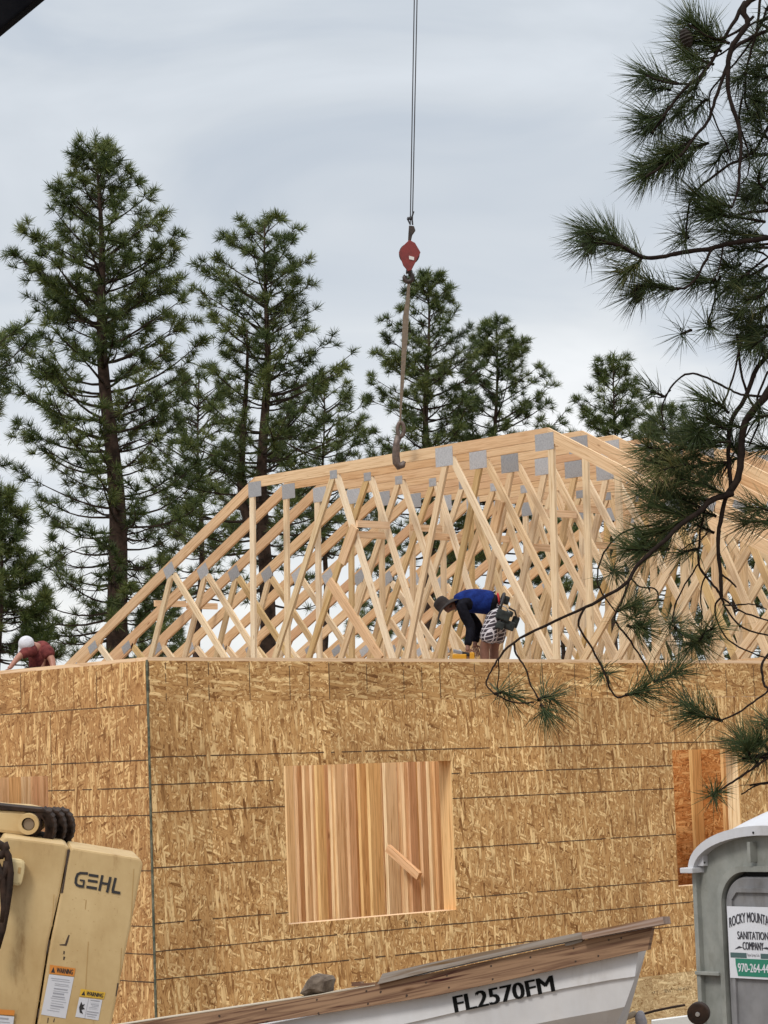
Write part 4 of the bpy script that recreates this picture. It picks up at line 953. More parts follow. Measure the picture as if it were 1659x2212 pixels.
mb, bb_, hb = label([(740, 1960), (955, 1985), (918, 2175), (702, 2142)], [(755, 1880), (985, 1915), (968, 1975), (742, 1948)], oy_, [(.05, .5, .9, .05), (.2, .5, .9, .012), (.26, .55, .9, .03), (.34, .6, .9, .02), (.42, .5, .85, .02), (.5, .5, .9, .012), (.62, .45, .95, .05), (.74, .45, .9, .05), (.86, .5, .85, .03), (0, .40, .415, 1)])
poly_on(mb, [q5(*bb_(*p_)) for p_ in ((.12, .2), (.2, .35), (.3, .3), (.24, .45), (.34, .55), (.2, .6), (.3, .8), (.15, .75), (.08, .5))], TPL, lk, .004)
mb.build('warning_label', tel)
text_on('label_text', 'WARNING', [q5(*hb(.26, .2)), q5(*hb(.94, .2)), q5(*hb(.94, .82)), q5(*hb(.26, .82))], TPL, lk, tel, .02, .004)
mb, bb_, hb = label([(-200, 2110), (132, 2140), (110, 2330), (-220, 2300)], [(-200, 2055), (138, 2082), (133, 2130), (-200, 2105)], oo_, [(.1, .1, .85, .08), (.3, .1, .9, .03), (.5, .1, .9, .03)])
mb.build('warning_label', tel)
# boom end with pin above the panels
BP = (W(60, 1790, 13.9), (-fw).normalized())
slab_('boom_end', [q5(*p_) for p_ in ((-600, 150), (0, 212), (210, 222), (330, 250), (385, 300), (392, 380), (360, 435), (280, 460), (0, 425), (-600, 330))], M['ypaint'], 0, .35, .02, BP)
slab_('boom_top_rail', [q5(*p_) for p_ in ((-600, 105), (0, 165), (400, 205), (430, 235), (200, 225), (0, 212), (-600, 150))], M['rubber'], .01, .10, .004, BP)
slab_('boom_lower_rail', [q5(*p_) for p_ in ((-600, 380), (0, 440), (300, 470), (560, 520), (300, 500), (0, 470), (-600, 430))], M['rubber'], -.02, .3, .004, BP)
def ring(name, cx, cy, r0, r1, off, th, m, plane, parent, n=28):
    mb = MB(); p0, nn = plane
    O = [onpl(*q5(cx+r1*math.cos(a), cy+r1*math.sin(a)), p0+nn*off, nn) for a in [k*2*math.pi/n for k in range(n)]]
    I = [onpl(*q5(cx+r0*math.cos(a), cy+r0*math.sin(a)), p0+nn*off, nn) for a in [k*2*math.pi/n for k in range(n)]]
    for k in range(n):
        j = (k+1) % n; mb.face((O[k], O[j], I[j], I[k]), m); mb.face((O[k]-nn*th, O[j]-nn*th, O[j], O[k]), m); mb.face((I[k], I[j], I[j]-nn*th, I[k]-nn*th), m)
    return mb.build(name, parent, smooth=False)
ring('pin_boss', 262, 345, 62, 98, .05, .06, M['ypaint'], BP, tel)
mb = MB(); poly_on(mb, [q5(268+52*math.cos(a), 345+56*math.sin(a)) for a in [k*2*math.pi/24 for k in range(24)]], BP, mat('pin_steel', (.22, .17, .12), .5, .3), .035, .05); mb.build('pivot_pin', tel, bevel=.004)
mb = MB(); poly_on(mb, [q5(300+88*math.cos(a), 350+112*math.sin(a)) for a in [k*2*math.pi/24 for k in range(24)]], BP, M['rubber'], .012, .05); mb.build('pin_seal', tel, bevel=.006)
# hose chain: three rows of links curling round the boom end
for row, (cx_, rx, dd) in enumerate(((400, 75, .0), (480, 90, .13), (560, 88, .26))):
    for k in range(9):
        a = -1.45+k*2.75/8; x, y = cx_+rx*math.cos(a), 375+132*math.sin(a)
        c = W(*q5(x, y), 13.95+dd); t_ = (rt*(-math.sin(a)*rx)-up*(math.cos(a)*132)).normalized(); nn2 = t_.cross(fw)
        mb = MB(); mb.box(c, t_*.040, fw*.055, nn2*.026, M['rubber']); mb.build('chain_link', tel, bevel=.008)
# black hoses at the left edge
for pts_ in (((-60, 500), (20, 545), (75, 640), (95, 800), (85, 950), (55, 1150), (20, 1330), (-30, 1500)), ((-60, 640), (10, 640), (60, 560), (40, 520)), ((-40, 700), (20, 830), (35, 980), (45, 1130), (30, 1260)), ((-60, 900), (20, 850), (55, 770), (70, 690))):
    mb = MB(); P_ = [onpl(*q5(*p_), tp+tn_*.09, tn_) for p_ in pts_]
    mb.tube(P_, .021, M['rubber'], 8); mb.build('hose', tel, smooth=True)
mb = MB(); poly_on(mb, [q5(*p_) for p_ in ((60, 655), (205, 675), (238, 705), (228, 800), (205, 905), (175, 925), (120, 918), (60, 880))], TPL, mat('pale_box', (.58, .45, .23), .5), .06, .07); mb.build('lamp_housing', tel, bevel=.018)
mb = MB(); poly_on(mb, [q5(*p_) for p_ in ((172, 745), (198, 750), (188, 810), (164, 800))], TPL, M['dirtstreak'], .062); mb.build('housing_scuff', tel)
# chassis and wheels below the picture
for k, (a_, b_) in enumerate(((-.9, .35), (1.5, .35), (-.9, 1.7), (1.5, 1.7))):
    c = Vector((tp.x, tp.y, GZ+.55))-rt*1.0+rh*a_+fh*b_; mb = MB()
    mb.tube([c-fh*.16, c-fh*.14, c+fh*.14, c+fh*.16], [.46, .55, .55, .46], M['rubber'], 28); mb.build('wheel', tel)
mb = MB(); mb.box(Vector((tp.x, tp.y, GZ+.95))-rh*.9+fh*.9, rh*1.5, fh*.6, Vector((0, 0, .3)), M['ypaint']); mb.build('chassis', tel, bevel=.03)

# ------------------------------------------------------------------ boat with planks on the gunwale
q7 = lambda x, y: ((1700+x/1.253)/1.8228, (3500+y/1.253)/1.8228)
q6b = lambda x, y: ((500+x/1.3825)/1.8228, (3500+y/1.3825)/1.8228)
DB = 10.4
bn = (-fw*.80-rt*.60); bn = (-fh*.93-rh*.30+Z*.06).normalized(); bp_ = W(1150, 2140, DB); BPL = (bp_, bn)
boat = thing('boat', (bp_.x, bp_.y, GZ), 'white boat hull with black registration letters under a brown plank', 'boat')
wh = mat('white_gelcoat', (.47, .47, .485), .4, 0, (2.6, (.56, .56, .575), .38, .62), 0, .35)
grime(wh, 5, .58, .74, (.66, .61, .55), .7)
uph = [q7(1018, 312), q7(1000, 420), q7(985, 490)]
def strip(mb, A, B, m, offA=0, offB=0):
    p0, nn = BPL; PA = [onpl(x, y, p0+nn*offA, nn) for x, y in A]; PB = [onpl(x, y, p0+nn*offB, nn) for x, y in B]
    for i in range(len(PA)-1): mb.face((PA[i], PA[i+1], PB[i+1], PB[i]), m)
    return PA, PB
mb = MB()
top_l = [(x, 600-(x)*.2395) for x in np.linspace(-1500, 1018, 24)]       # under the plank
top_l = [(x, 560+(312-560)*((x+250)/(1268.))) for x in np.linspace(-1700, 1018, 24)]
def crease(x): return np.interp(x, [-1700, 0, 300, 600, 900, 1000], [1020, 636, 566, 500, 446, 432])
bowx = lambda y: np.interp(y, [312, 420, 490, 580, 667, 760, 900], [1018, 1004, 985, 952, 905, 840, 700])
cr_l = [(x*.985, crease(x*.985)) for x, y in top_l]
A = [q7(*p_) for p_ in top_l]; B_ = [q7(x, y) for x, y in cr_l]
PA, PB = strip(mb, A, B_, wh, 0.0, 0.0)
low = [(x*.985-(45 if x > 900 else 60), crease(x*.985)+150+(0 if x < 700 else -0)) for x, y in top_l]
def lowpt(k):
    x, y = cr_l[k]; return q7(min(x-10, bowx(y+150)), y+150)
def lowpt2(k):
    x, y = cr_l[k]; return q7(min(x-60, bowx(y+330)), y+380)
Lp = [lowpt(k) for k in range(len(cr_l))]; L2 = [lowpt2(k) for k in range(len(cr_l))]
p0, nn = BPL
PB2 = [v+(-nn)*.012 for v in PB]
PL = [onpl(x, y, p0-nn*.03, nn) for x, y in Lp]; PL2 = [onpl(x, y, p0-nn*.22, nn) for x, y in L2]
for i in range(len(PB)-1):
    mb.face((PB[i], PB[i+1], PB2[i+1], PB2[i]), wh); mb.face((PB2[i], PB2[i+1], PL[i+1], PL[i]), wh); mb.face((PL[i], PL[i+1], PL2[i+1], PL2[i]), wh)
# other side of the hull and the deck close it
beamv = -nn*1.7; beamv.z = 0
PAo = [v+beamv*min(1, (len(PA)-1-i)/9+.02)**.6 for i, v in enumerate(PA)]
PLo = [v+beamv*.8*min(1, (len(PA)-1-i)/9+.02)**.6 for i, v in enumerate(PL2)]
for i in range(len(PA)-1):
    mb.face((PA[i+1], PA[i], PAo[i], PAo[i+1]), wh); mb.face((PAo[i+1], PAo[i], PLo[i], PLo[i+1]), wh); mb.face((PL2[i], PL2[i+1], PLo[i+1], PLo[i]), wh)
mb.face((PA[-1], PB[-1], PB2[-1], PL[-1], PL2[-1], PLo[-1], PAo[-1]), wh)
mb.build('hull', boat)
bk = mat('letter_black', (.008, .008, .008), .8, spec=.05)
text_on('registration_lettering', 'FL2570FM', (q7(104, 530), q7(592, 426), q7(606, 506), q7(118, 612)), BPL, bk, boat, .015, .002)
mb = MB()
for x, y in ((115, 648),): pass
# planks lying along the gunwale
pk = thing('plank', tuple(onpl(*q7(500, 380), *BPL)), 'long brown nail-pitted plank fixed along the side of the white boat', 'plank')
mb = MB(); pts_ = [q6b(-350, 790), q6b(150, 711), q6b(960, 590), q7(0, 415), q7(740, 255), q7(1086, 190), q7(1066, 300), q7(0, 530), q6b(650, 745), q6b(-350, 950)]
P_ = [onpl(x, y, p0+nn*.05, nn) for x, y in pts_]
b_0 = len(mb.v); mb.prism(P_, -nn*.055, M['plank'])
dd = (P_[5]-P_[3]).normalized(); ee = nn.cross(dd)
mb.uv = [(Vector(v).dot(dd), Vector(v).dot(ee)) for v in mb.v]
mb.build('board', pk)
mb = MB()
for x, y in ((75, 427), (85, 487), (293, 381), (301, 446), (487, 338), (500, 400), (700, 293), (710, 358), (822, 331), (874, 252), (935, 243)):
    c = onpl(*q7(x, y), p0+nn*.0512, nn); mb.prism([c+(rt*math.cos(a)+up*math.sin(a))*.0045 for a in [k*6.283/8 for k in range(8)]], -nn*.001, M['chip'])
for x, y in ((757, 655), (505, 693), (762, 724), (1034, 603), (1043, 679), (1313, 624), (1382, 560), (1523, 583), (1304, 556), (1628, 510)):
    c = onpl(*q6b(x, y), p0+nn*.0512, nn); mb.prism([c+(rt*math.cos(a)+up*math.sin(a))*random.choice((.004, .0045, .007)) for a in [k*6.283/8 for k in range(8)]], -nn*.001, M['chip'])
tag(mb.build('nail_hole', pk), kind='stuff')
mb = MB()
A_ = [onpl(x, y, p0+nn*.052, nn) for x, y in (q6b(-350, 786), q6b(150, 708), q6b(960, 587), q6b(1350, 521))]
B2 = [a-nn*.09+Z*.006 for a in A_]
for i in range(3): mb.face((A_[i], A_[i+1], B2[i+1], B2[i]), mat('bare_top', (.42, .36, .28), .8)); mb.face((A_[i]-Z*.004, A_[i+1]-Z*.004, A_[i+1], A_[i]), mb.mats[0])
mb.build('top_edge', pk)
def board(pts, off, th, m, lab, nm2='plank', dirpts=(0, 1)):
    P_ = [onpl(x, y, p0+nn*off, nn) for x, y in pts]; c = sum(P_, Vector())/len(P_); mb = MB(); mb.prism(P_, -nn*th, m)
    dd = (P_[dirpts[1]]-P_[dirpts[0]]).normalized(); ee = nn.cross(dd); mb.uv = [(Vector(v).dot(dd), Vector(v).dot(ee)+Vector(v).dot(nn)) for v in mb.v]
    o = mb.build(nm2, origin=c); tag(o, lab, 'plank'); return o
board([q6b(1390, 462), q7(0, 362), q7(735, 214), q7(752, 243), q7(300, 338), q7(0, 405), q6b(1362, 520)], .075, .14, M['weather'], 'long grey weathered board lying on the brown boat plank')
board([q7(738, 215), q7(1138, 136), q7(1145, 172), q7(1086, 184), q7(745, 250)], .09, .14, wood_mat('brown_end', [(.27, .20, .165), (.30, .22, .18)], grain=.5), 'short brown board with a greyed end overhanging the boat bow')
board([q7(655, 268), q7(742, 246), q7(742, 262), q7(690, 278), q7(660, 282)], .06, .05, M['weather'], 'small grey wood wedge under the joint of the two boards', 'wood_wedge')
board([q6b(1222, 508), q6b(1262, 505), q6b(1266, 515), q6b(1355, 508), q6b(1355, 520), q6b(1240, 532), q6b(1222, 530)], -.02, .06, M['plank'], 'little brown wood scrap left of the grey board', 'wood_scrap')
# brown rock resting on the plank
def rock():
    c = onpl(*q6b(1045, 520), p0-nn*.02, nn); out = [q6b(*p_) for p_ in ((940, 575), (955, 548), (1005, 468), (1040, 445), (1130, 455), (1150, 478), (1120, 570), (1085, 578), (1030, 570), (985, 588))]
    P_ = [onpl(x, y, p0-nn*.02, nn) for x, y in out]; c = sum(P_, Vector())/len(P_); lowp_ = min(P_, key=lambda v: v.z); P_ = [lowp_+(v-lowp_)*.86+(c-lowp_)*.07 for v in P_]; c = sum(P_, Vector())/len(P_); mb = MB(); m = mat('rock', (.075, .055, .042), .9, 0, (14, (.19, .15, .115), .35, .65), 1.0, .2)
    layers = [(-.075, .25), (-.06, .72), (-.03, .96), (0, 1.0), (.035, .93), (.06, .66), (.07, .2)]
    n = len(P_); rings_ = []
    for o_, s_ in layers:
        b = len(mb.v)
        for i, p_ in enumerate(P_): mb.v.append(tuple(c+(p_-c)*(s_+random.uniform(-.03, .03))-nn*(o_)))
        rings_.append(b)
    mi = mb.mid(m)
    for a, b in zip(rings_, rings_[1:]):
        for i in range(n): j = (i+1) % n; mb.f.append((a+i, a+j, b+j, b+i)); mb.mi.append(mi); mb.uv += [(0, 0)]*4
    mb.f.append(tuple(rings_[0]+i for i in range(n))[::-1]); mb.mi.append(mi); mb.uv += [(0, 0)]*n
    mb.f.append(tuple(rings_[-1]+i for i in range(n))); mb.mi.append(mi); mb.uv += [(0, 0)]*n
    o = mb.build('rock', origin=c); tag(o, 'brown angular stone resting on the plank along the boat', 'rock')
    s = o.modifiers.new('s', 'SUBSURF'); s.levels = 2; s.render_levels = 2; s.subdivision_type = 'SIMPLE'
    tx = bpy.data.textures.new('d', 'CLOUDS'); tx.noise_scale = .05; dm = o.modifiers.new('d', 'DISPLACE'); dm.texture = tx; dm.strength = .018
rock()
# trailer under the boat (out of view below)
tr_ = thing('boat_trailer', (bp_.x, bp_.y, GZ), 'boat trailer end with black wheel, strap and cord right of the bow', 'boat trailer')
DT = 11.2
wc = W(1507, 2191, DT)
def disc(name, c, r, ax, th, m, parent, seg=28, bev=.004):
    mb = MB(); ax = ax.normalized(); x = ax.orthogonal().normalized(); y = ax.cross(x)
    mb.prism([c+(x*math.cos(a)+y*math.sin(a))*r for a in [k*2*math.pi/seg for k in range(seg)]], ax*th, m); return mb.build(name, parent, bevel=bev)
wax = (-fw*.95-rt*.3)
wheel = disc('jockey_wheel', wc, 24/F*DT, -wax, .05, M['rubber'], tr_, bev=.008)
disc('hub', wc+wax*.006, 5/F*DT, -wax, .02, mat('hub_metal', (.45, .45, .45), .35, .8), wheel, bev=.002)
mb = MB(); mb.tube([q_ for q_ in [W(*q7(*p_), DT) for p_ in ((1250, 573), (1180, 585), (1100, 602), (1045, 617), (985, 632), (940, 640))]], .0055, M['rubber'], 6); mb.build('cord', tr_)
mb = MB(); mb.tube([W(*q7(*p_), DT) for p_ in ((905, 690), (925, 640), (945, 615), (965, 640), (940, 672), (920, 655))], .005, M['rubber'], 6); mb.build('bow_loop', tr_)
skin('strap_knot', [(W(*q7(1040, 600), DT), .012), (W(*q7(1025, 622), DT), .026), (W(*q7(1035, 655), DT), .03), (W(*q7(1035, 720), DT), .022)], chain(4), mat('grey_strap', (.23, .22, .24), .85, 0, (40, (.36, .35, .37), .3, .7)), tr_)
skin('strap_tail', [(W(*q7(1008, 606), DT), .008), (W(*q7(985, 625), DT), .016), (W(*q7(940, 640), DT), .010), (W(*q7(930, 670), DT), .018)], chain(4), mat('tan_strap', (.30, .24, .17), .85), tr_)
pw = wc+rt*.02-up*.12
mb = MB(); mb.beam((pw.x, pw.y, GZ+.5), (pw.x, pw.y, pw.z+.02)-0*Z if False else (pw.x, pw.y, pw.z+.05), rh, fh, .06, .06, M['steel']); mb.build('winch_post', tr_)
mb = MB(); e_ = Vector((bp_.x, bp_.y, GZ+.5))-(PA[-1]-PA[0]).normalized()*4; a_ = Vector((pw.x, pw.y, GZ+.5)); mb.beam(a_, Vector((e_.x, e_.y, GZ+.5)), fh, Z, .08, .1, M['steel']); mb.build('frame_rail', tr_)
for s_ in (-.1, 1.5):
    c = Vector((bp_.x, bp_.y, GZ+.32))-(PA[-1]-PA[0]).normalized()*3-nn*s_; c.z = GZ+.32; disc('wheel', c, .32, -nn, .18, M['rubber'], tr_, bev=.03)
wb = W(*q7(1160, 690), 12.2); mb = MB(); wpaint = mat('white_board', (.62, .62, .6), .6)
mb.beam(W(*q7(1085, 672), 12.2), W(*q7(1330, 640), 12.2), up, fw, .045, .03, wpaint); o = mb.build('white_board', origin=wb); tag(o, 'white board low behind the trailer strap, left of the black wheel', 'board')

# ------------------------------------------------------------------ portable toilet
q8 = lambda x, y: ((2500+x/1.8715)/1.8228, (2850+y/1.8715)/1.8228)
PHI = rad(50)
pe = rh*math.cos(PHI)-fh*math.sin(PHI); pb = rh*math.sin(PHI)+fh*math.cos(PHI)   # along the front, and to the back
DPT = 13.4
PO = W(*q8(470, 1400), DPT); PP = (PO, -pb)
def loc(x, y): v = onpl(*q8(x, y), *PP)-PO; return v.dot(pe), v.z
def PQ(a, b, z): return PO+pe*a+pb*b+Z*z
print('potty right end/center', loc(950, 765), 'arch', [tuple(round(t, 2) for t in loc(*p_)) for p_ in ((550, 1030), (640, 930), (760, 810), (900, 768), (981, 765))], loc(470, 2100), loc(620, 1400), loc(981, 1130))
ptl = thing('portable_toilet', (PO.x, PO.y, GZ), 'grey portable toilet with arched roof and green and white company sign', 'portable toilet')
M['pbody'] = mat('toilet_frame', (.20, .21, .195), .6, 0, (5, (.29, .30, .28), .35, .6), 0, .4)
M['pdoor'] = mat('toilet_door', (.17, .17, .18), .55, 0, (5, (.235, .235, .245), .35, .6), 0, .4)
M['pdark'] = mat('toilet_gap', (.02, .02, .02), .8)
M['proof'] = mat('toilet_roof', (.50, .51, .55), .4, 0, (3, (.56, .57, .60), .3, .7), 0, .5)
grime(M['pbody'], 6, .55, .7, (.6, .56, .5), .8); grime(M['pdoor'], 6, .55, .7, (.62, .58, .52), .8); grime(M['proof'], 5, .58, .74, (.7, .67, .62), .8)
CA = .50; WA = .53; zS = loc(500, 1085)[1]; zTop = loc(981, 765)[1]; zG = GZ-PO.z
def arch(ra, z0, z1, n=24):       # half-ellipse-ish arch from left to right
    return [(CA-ra*math.cos(t)*1.0, z0+(z1-z0)*(math.sin(t)**.9)) for t in [math.pi*k/n for k in range(n+1)]]
def ringstrip(name, O, I, b0, b1, m, parent=ptl):
    mb = MB()
    for k in range(len(O)-1):
        o0, o1, i0, i1 = O[k], O[k+1], I[k], I[k+1]
        F0 = [PQ(o0[0], b0, o0[1]), PQ(o1[0], b0, o1[1]), PQ(i1[0], b0, i1[1]), PQ(i0[0], b0, i0[1])]
        B0 = [v+pb*(b1-b0) for v in F0]
        mb.face(F0, m); mb.face(B0[::-1], m); mb.face((F0[0], B0[0], B0[1], F0[1]), m); mb.face((F0[3], F0[2], B0[2], B0[3]), m)
    return mb.build(name, parent)
aD, zD0 = loc(640, 1400)[0], loc(981, 1092)[1]
n = 24
def jamb_profile(a, zs, zt, rr):   # rounded-top rectangle outline, bottom-left to bottom-right
    P_ = [(a, zG), (a, (zG+zs)/2)]
    for k in range(11):
        t = math.pi/2*k/10; P_.append((a+rr-rr*math.cos(t), zt-rr+rr*math.sin(t)))
    return P_+[(2*CA-x, z) for x, z in P_[::-1]]
inn = jamb_profile(aD, 0, zD0+.0, .17)
out = [(CA-WA, zG), (CA-WA, (zG+zS)/2)]+[(CA-WA*math.cos(math.pi/2*k/10), zS+(zTop-zS)*math.sin(math.pi/2*k/10)**.9) for k in range(11)]
out = out+[(2*CA-x, z) for x, z in out[::-1]]
ringstrip('door_frame', out, inn, .03, .09, M['pbody'])
# outer rims
ro = [(CA-(WA)*math.cos(math.pi*k/30), zS+(zTop-zS+.012)*math.sin(math.pi*k/30)**.9) for k in range(31)]
ri = [(CA-(WA-.035)*math.cos(math.pi*k/30), zS-.01+(zTop-zS-.028)*math.sin(math.pi*k/30)**.9) for k in range(31)]
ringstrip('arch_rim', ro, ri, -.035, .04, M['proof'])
r2 = [(x-(.028 if x < CA else -.028), z+.028) if 2 < i < len(inn)-3 else (x-(.03 if x < CA else -.03), z) for i, (x, z) in enumerate(inn)]
ringstrip('door_rim', r2, inn, .0, .04, M['pbody'])
for a in (CA-WA+.012, CA+WA-.012):
    mb = MB(); mb.box(PQ(a, .03, (zG+zS)/2), pe*.014, pb*.035, Z*((zS-zG)/2), M['pbody']); mb.build('post_rim', ptl, bevel=.004)
zN = loc(560, 1840)[1]
for a in (CA-WA+.08, CA+WA-.08):
    for zz in (zN, zN-.62): mb = MB(); mb.box(PQ(a, .01, zz), pe*.085, pb*.025, Z*.009, M['pbody']); mb.build('post_shelf', ptl, bevel=.003)
for a in (CA-.30+.09, CA+.30-.09): pass
av = loc(862, 950)[0]; zv0, zv1 = loc(862, 1020)[1], loc(862, 870)[1]
for a in (av, 2*CA-av): mb = MB(); mb.box(PQ(a, .005, (zv0+zv1)/2), pe*.010, pb*.03, Z*((zv1-zv0)/2), M['pbody']); mb.build('arch_rib', ptl, bevel=.003)
for a in (CA-WA-.02, CA+WA+.02):
    mb = MB(); mb.box(PQ(a+(.03 if a < CA else -.03), -.01, zS+.005), pe*.045, pb*.05, Z*.014, M['proof']); mb.build('corner_ledge', ptl, bevel=.004)
    mb = MB(); mb.box(PQ(a+(.075 if a < CA else -.075), .03, zS+.055), pe*.03, pb*.035, Z*.03, M['proof']); mb.build('corner_block', ptl, bevel=.004)
# walls
mb = MB()
for a in (CA-WA+.02, CA+WA-.02): mb.box(PQ(a, .62, (zG+zS)/2), pe*.012, pb*.53, Z*((zS-zG)/2), M['pbody'])
mb.box(PQ(CA, 1.15, (zG+zS)/2), pe*(WA-.01), pb*.012, Z*((zS-zG)/2), M['pbody']); mb.build('wall', ptl)
# domed roof: the arch rises behind the front rim
mb = MB(); mi = mb.mid(M['proof']); nb, na = 14, 30; b_0 = len(mb.v)
for j in range(nb+1):
    t = j/nb; b = .02+1.14*t; g = 1+.95*math.sin(math.pi*min(1, t*1.15)*.5)**.7*(1 if t < .8 else 1-.35*(t-.8)/.2)
    for k in range(na+1):
        th = math.pi*k/na; v = PQ(CA-(WA-.02)*math.cos(th), b, zS+.0+(zTop-zS-.004)*g*math.sin(th)**.85); mb.v.append(tuple(v))
for j in range(nb):
    for k in range(na):
        p_ = b_0+j*(na+1)+k; mb.f.append((p_, p_+1, p_+na+2, p_+na+1)); mb.mi.append(mi); mb.uv += [(0, 0)]*4
mb.f.append(tuple(b_0+nb*(na+1)+k for k in range(na+1))); mb.mi.append(mi); mb.uv += [(0, 0)]*(na+1)
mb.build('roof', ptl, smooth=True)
mb = MB(); mb.prism([PQ(x, .075, z) for x, z in jamb_profile(aD-.01, 0, zD0+.01, .17)], pb*.006, M['pdark']); mb.build('door_gap', ptl)
aP = loc(650, 1400)[0]; zP = loc(981, 1130)[1]
dr = MB(); dr.prism([PQ(x, .022, z) for x, z in jamb_profile(aP, 0, zP, .15)], pb*.045, M['pdoor']); door = dr.build('door', ptl, bevel=.01)
aR = loc(684, 1300)[0]; zR = loc(981, 1215)[1]
prof_o = [(aR, zG+.1), (aR, zR-.05), (aR+.05, zR), (2*CA-aR-.05, zR), (2*CA-aR, zR-.05), (2*CA-aR, zG+.1)]
prof_i = [(aR+.02, zG+.1), (aR+.02, zR-.06), (aR+.055, zR-.022), (2*CA-aR-.055, zR-.022), (2*CA-aR-.02, zR-.06), (2*CA-aR-.02, zG+.1)]
ringstrip('door_moulding', prof_o, prof_i, .006, .022, M['pdoor'], door)
# sign
SP = (PQ(0, .014, 0), -pb); sgw = mat('sign_white', (.62, .63, .67), .45); sgg = mat('sign_green', (.02, .19, .12), .5); sgd = mat('sign_dark_green', (.06, .11, .11), .5); ink = mat('sign_ink', (.03, .03, .04), .5)
aS0, aS1 = loc(682, 1500)[0], None; aS1 = 2*loc(862, 1600)[0]-aS0
def sz(y): return loc(800, y)[1]
def sq(a, z): return PQ(a, .014, z)
zA, zB_ = loc(690, 1345)[1], loc(712, 1872)[1]
sg_ = MB(); sg_.prism([PQ(aS0, .003, zA), PQ(aS1, .003, zA), PQ(aS1, .003, zB_), PQ(aS0, .003, zB_)], pb*.004, sgw); sgo = sg_.build('company_sign', ptl)
H_ = zA-zB_; Wd = aS1-aS0
def sgp(u, v, off=.0018): return PQ(aS0+Wd*u, off, zB_+H_*v)
mb = MB(); mb.face([sgp(.03, .285), sgp(.37, .285), sgp(.37, .355), sgp(.03, .355)], sgd); mb.face([sgp(.66, .285), sgp(.97, .285), sgp(.97, .355), sgp(.66, .355)], sgd)
mb.face([sgp(.17, .03), sgp(.95, .03), sgp(.97, .275), sgp(.13, .275), sgp(.13, .20)], sgg)
mb.face([sgp(.12, .40), sgp(.22, .45), sgp(.30, .43)], ink); mb.face([sgp(.70, .43), sgp(.80, .45), sgp(.90, .40)], ink)
mb.build('sign_bands', sgo)
def stext(s_, u0, u1, v0, v1, m, bold=.02, arc=0.0, persp=0):
    V, Fc = text_poly(s_, bold); mb = MB(); mi = mb.mid(m)
    for u, v in V:
        uu = u0+(u1-u0)*u; bow = arc*(1-(2*u-1)**2); vv = v0+(v1-v0)*(v*(1-persp*(1-(2*u-1)**2)))+bow
        mb.v.append(tuple(sgp(uu, vv, .0010-(.0004 if len(mb.v) >= len(V)//2 else 0))))
    for f in Fc: mb.f.append(f); mb.mi.append(mi); mb.uv += [(0, 0)]*len(f)
    mb.build('sign_lettering', sgo)
stext('ROCKY MOUNTAIN', .04, .96, .70, .84, ink, .02, .085)
stext('SANITATION', .20, .84, .545, .655, ink, .02); stext('COMPANY', .30, .73, .40, .51, ink, .03)
stext('Pagosa Springs, Colo.', .39, .64, .30, .35, ink, .0); stext('970-264-4411', .18, .93, .09, .21, sgw, .015)
for (x, y) in ((550, 1020), (908, 800)):
    a_, z_ = loc(x, y); mb = MB(); mb.prism([PQ(a_+.006*math.cos(t), -.04, z_+.006*math.sin(t)) for t in [k*.785 for k in range(8)]], pb*.004, M['pdark']); mb.build('rivet', ptl)

# ------------------------------------------------------------------ near pine whose boughs hang into the picture from the right
rng = np.random.default_rng(99); random.seed(99)
qT = lambda x, y: (1097.2+x/2.88, y/2.88)
qR = lambda x, y: (1042.4+x/2.2397, 713.2+y/2.2397)
DF = 11.0
fb = W(2900, 1106, DF+.9); fp = thing('pine_tree', (fb.x, fb.y, GZ), 'near pine outside the right edge, long-needled boughs hanging before the house', 'pine tree')
FT = [W(2900, y, DF+.9) for y in (2900, 2000, 1000, 0, -1200)]; ft0 = FT[0].copy(); ft0.z = GZ
mb = MB(); mb.tube([Vector((FT[0].x, FT[0].y, GZ)), FT[1], FT[2], FT[3], FT[4]], [.26, .22, .20, .17, .12], M['bark_tr'], 14); mb.build('trunk', fp, smooth=True)
br = MB(); Pn = []; Dn = []; Tn = []; Ln_ = []
def smooth_pts(P_, k=5):
    P_ = [Vector(p) for p in P_]; out = []
    for i in range(len(P_)-1):
        p0 = P_[max(0, i-1)]; p1 = P_[i]; p2 = P_[i+1]; p3 = P_[min(len(P_)-1, i+2)]
        for j in range(k):
            t = j/k; out.append(.5*((2*p1)+(p2-p0)*t+(2*p0-5*p1+4*p2-p3)*t*t+(3*p1-p0-3*p2+p3)*t**3))
    return out+[P_[-1]]
def limb(q, pts, r0, r1, d0=0, d1=0, pre=()):
    n = len(pts); P_ = [W(*pp, DF+d0) for pp in pre]+[W(*q(*p), DF+d0+(d1-d0)*i/(n-1)) for i, p in enumerate(pts)]
    P_ = smooth_pts(P_, 4); m_ = len(P_); P_ = [p+Vector(rng.normal(size=3)*.0012) for p in P_]
    br.tube(P_, [.8*(r0+(r1-r0)*(i/(m_-1))**.8)*(1+random.uniform(-.08, .12)) for i in range(m_)], M['twig'], 6, caps=False)
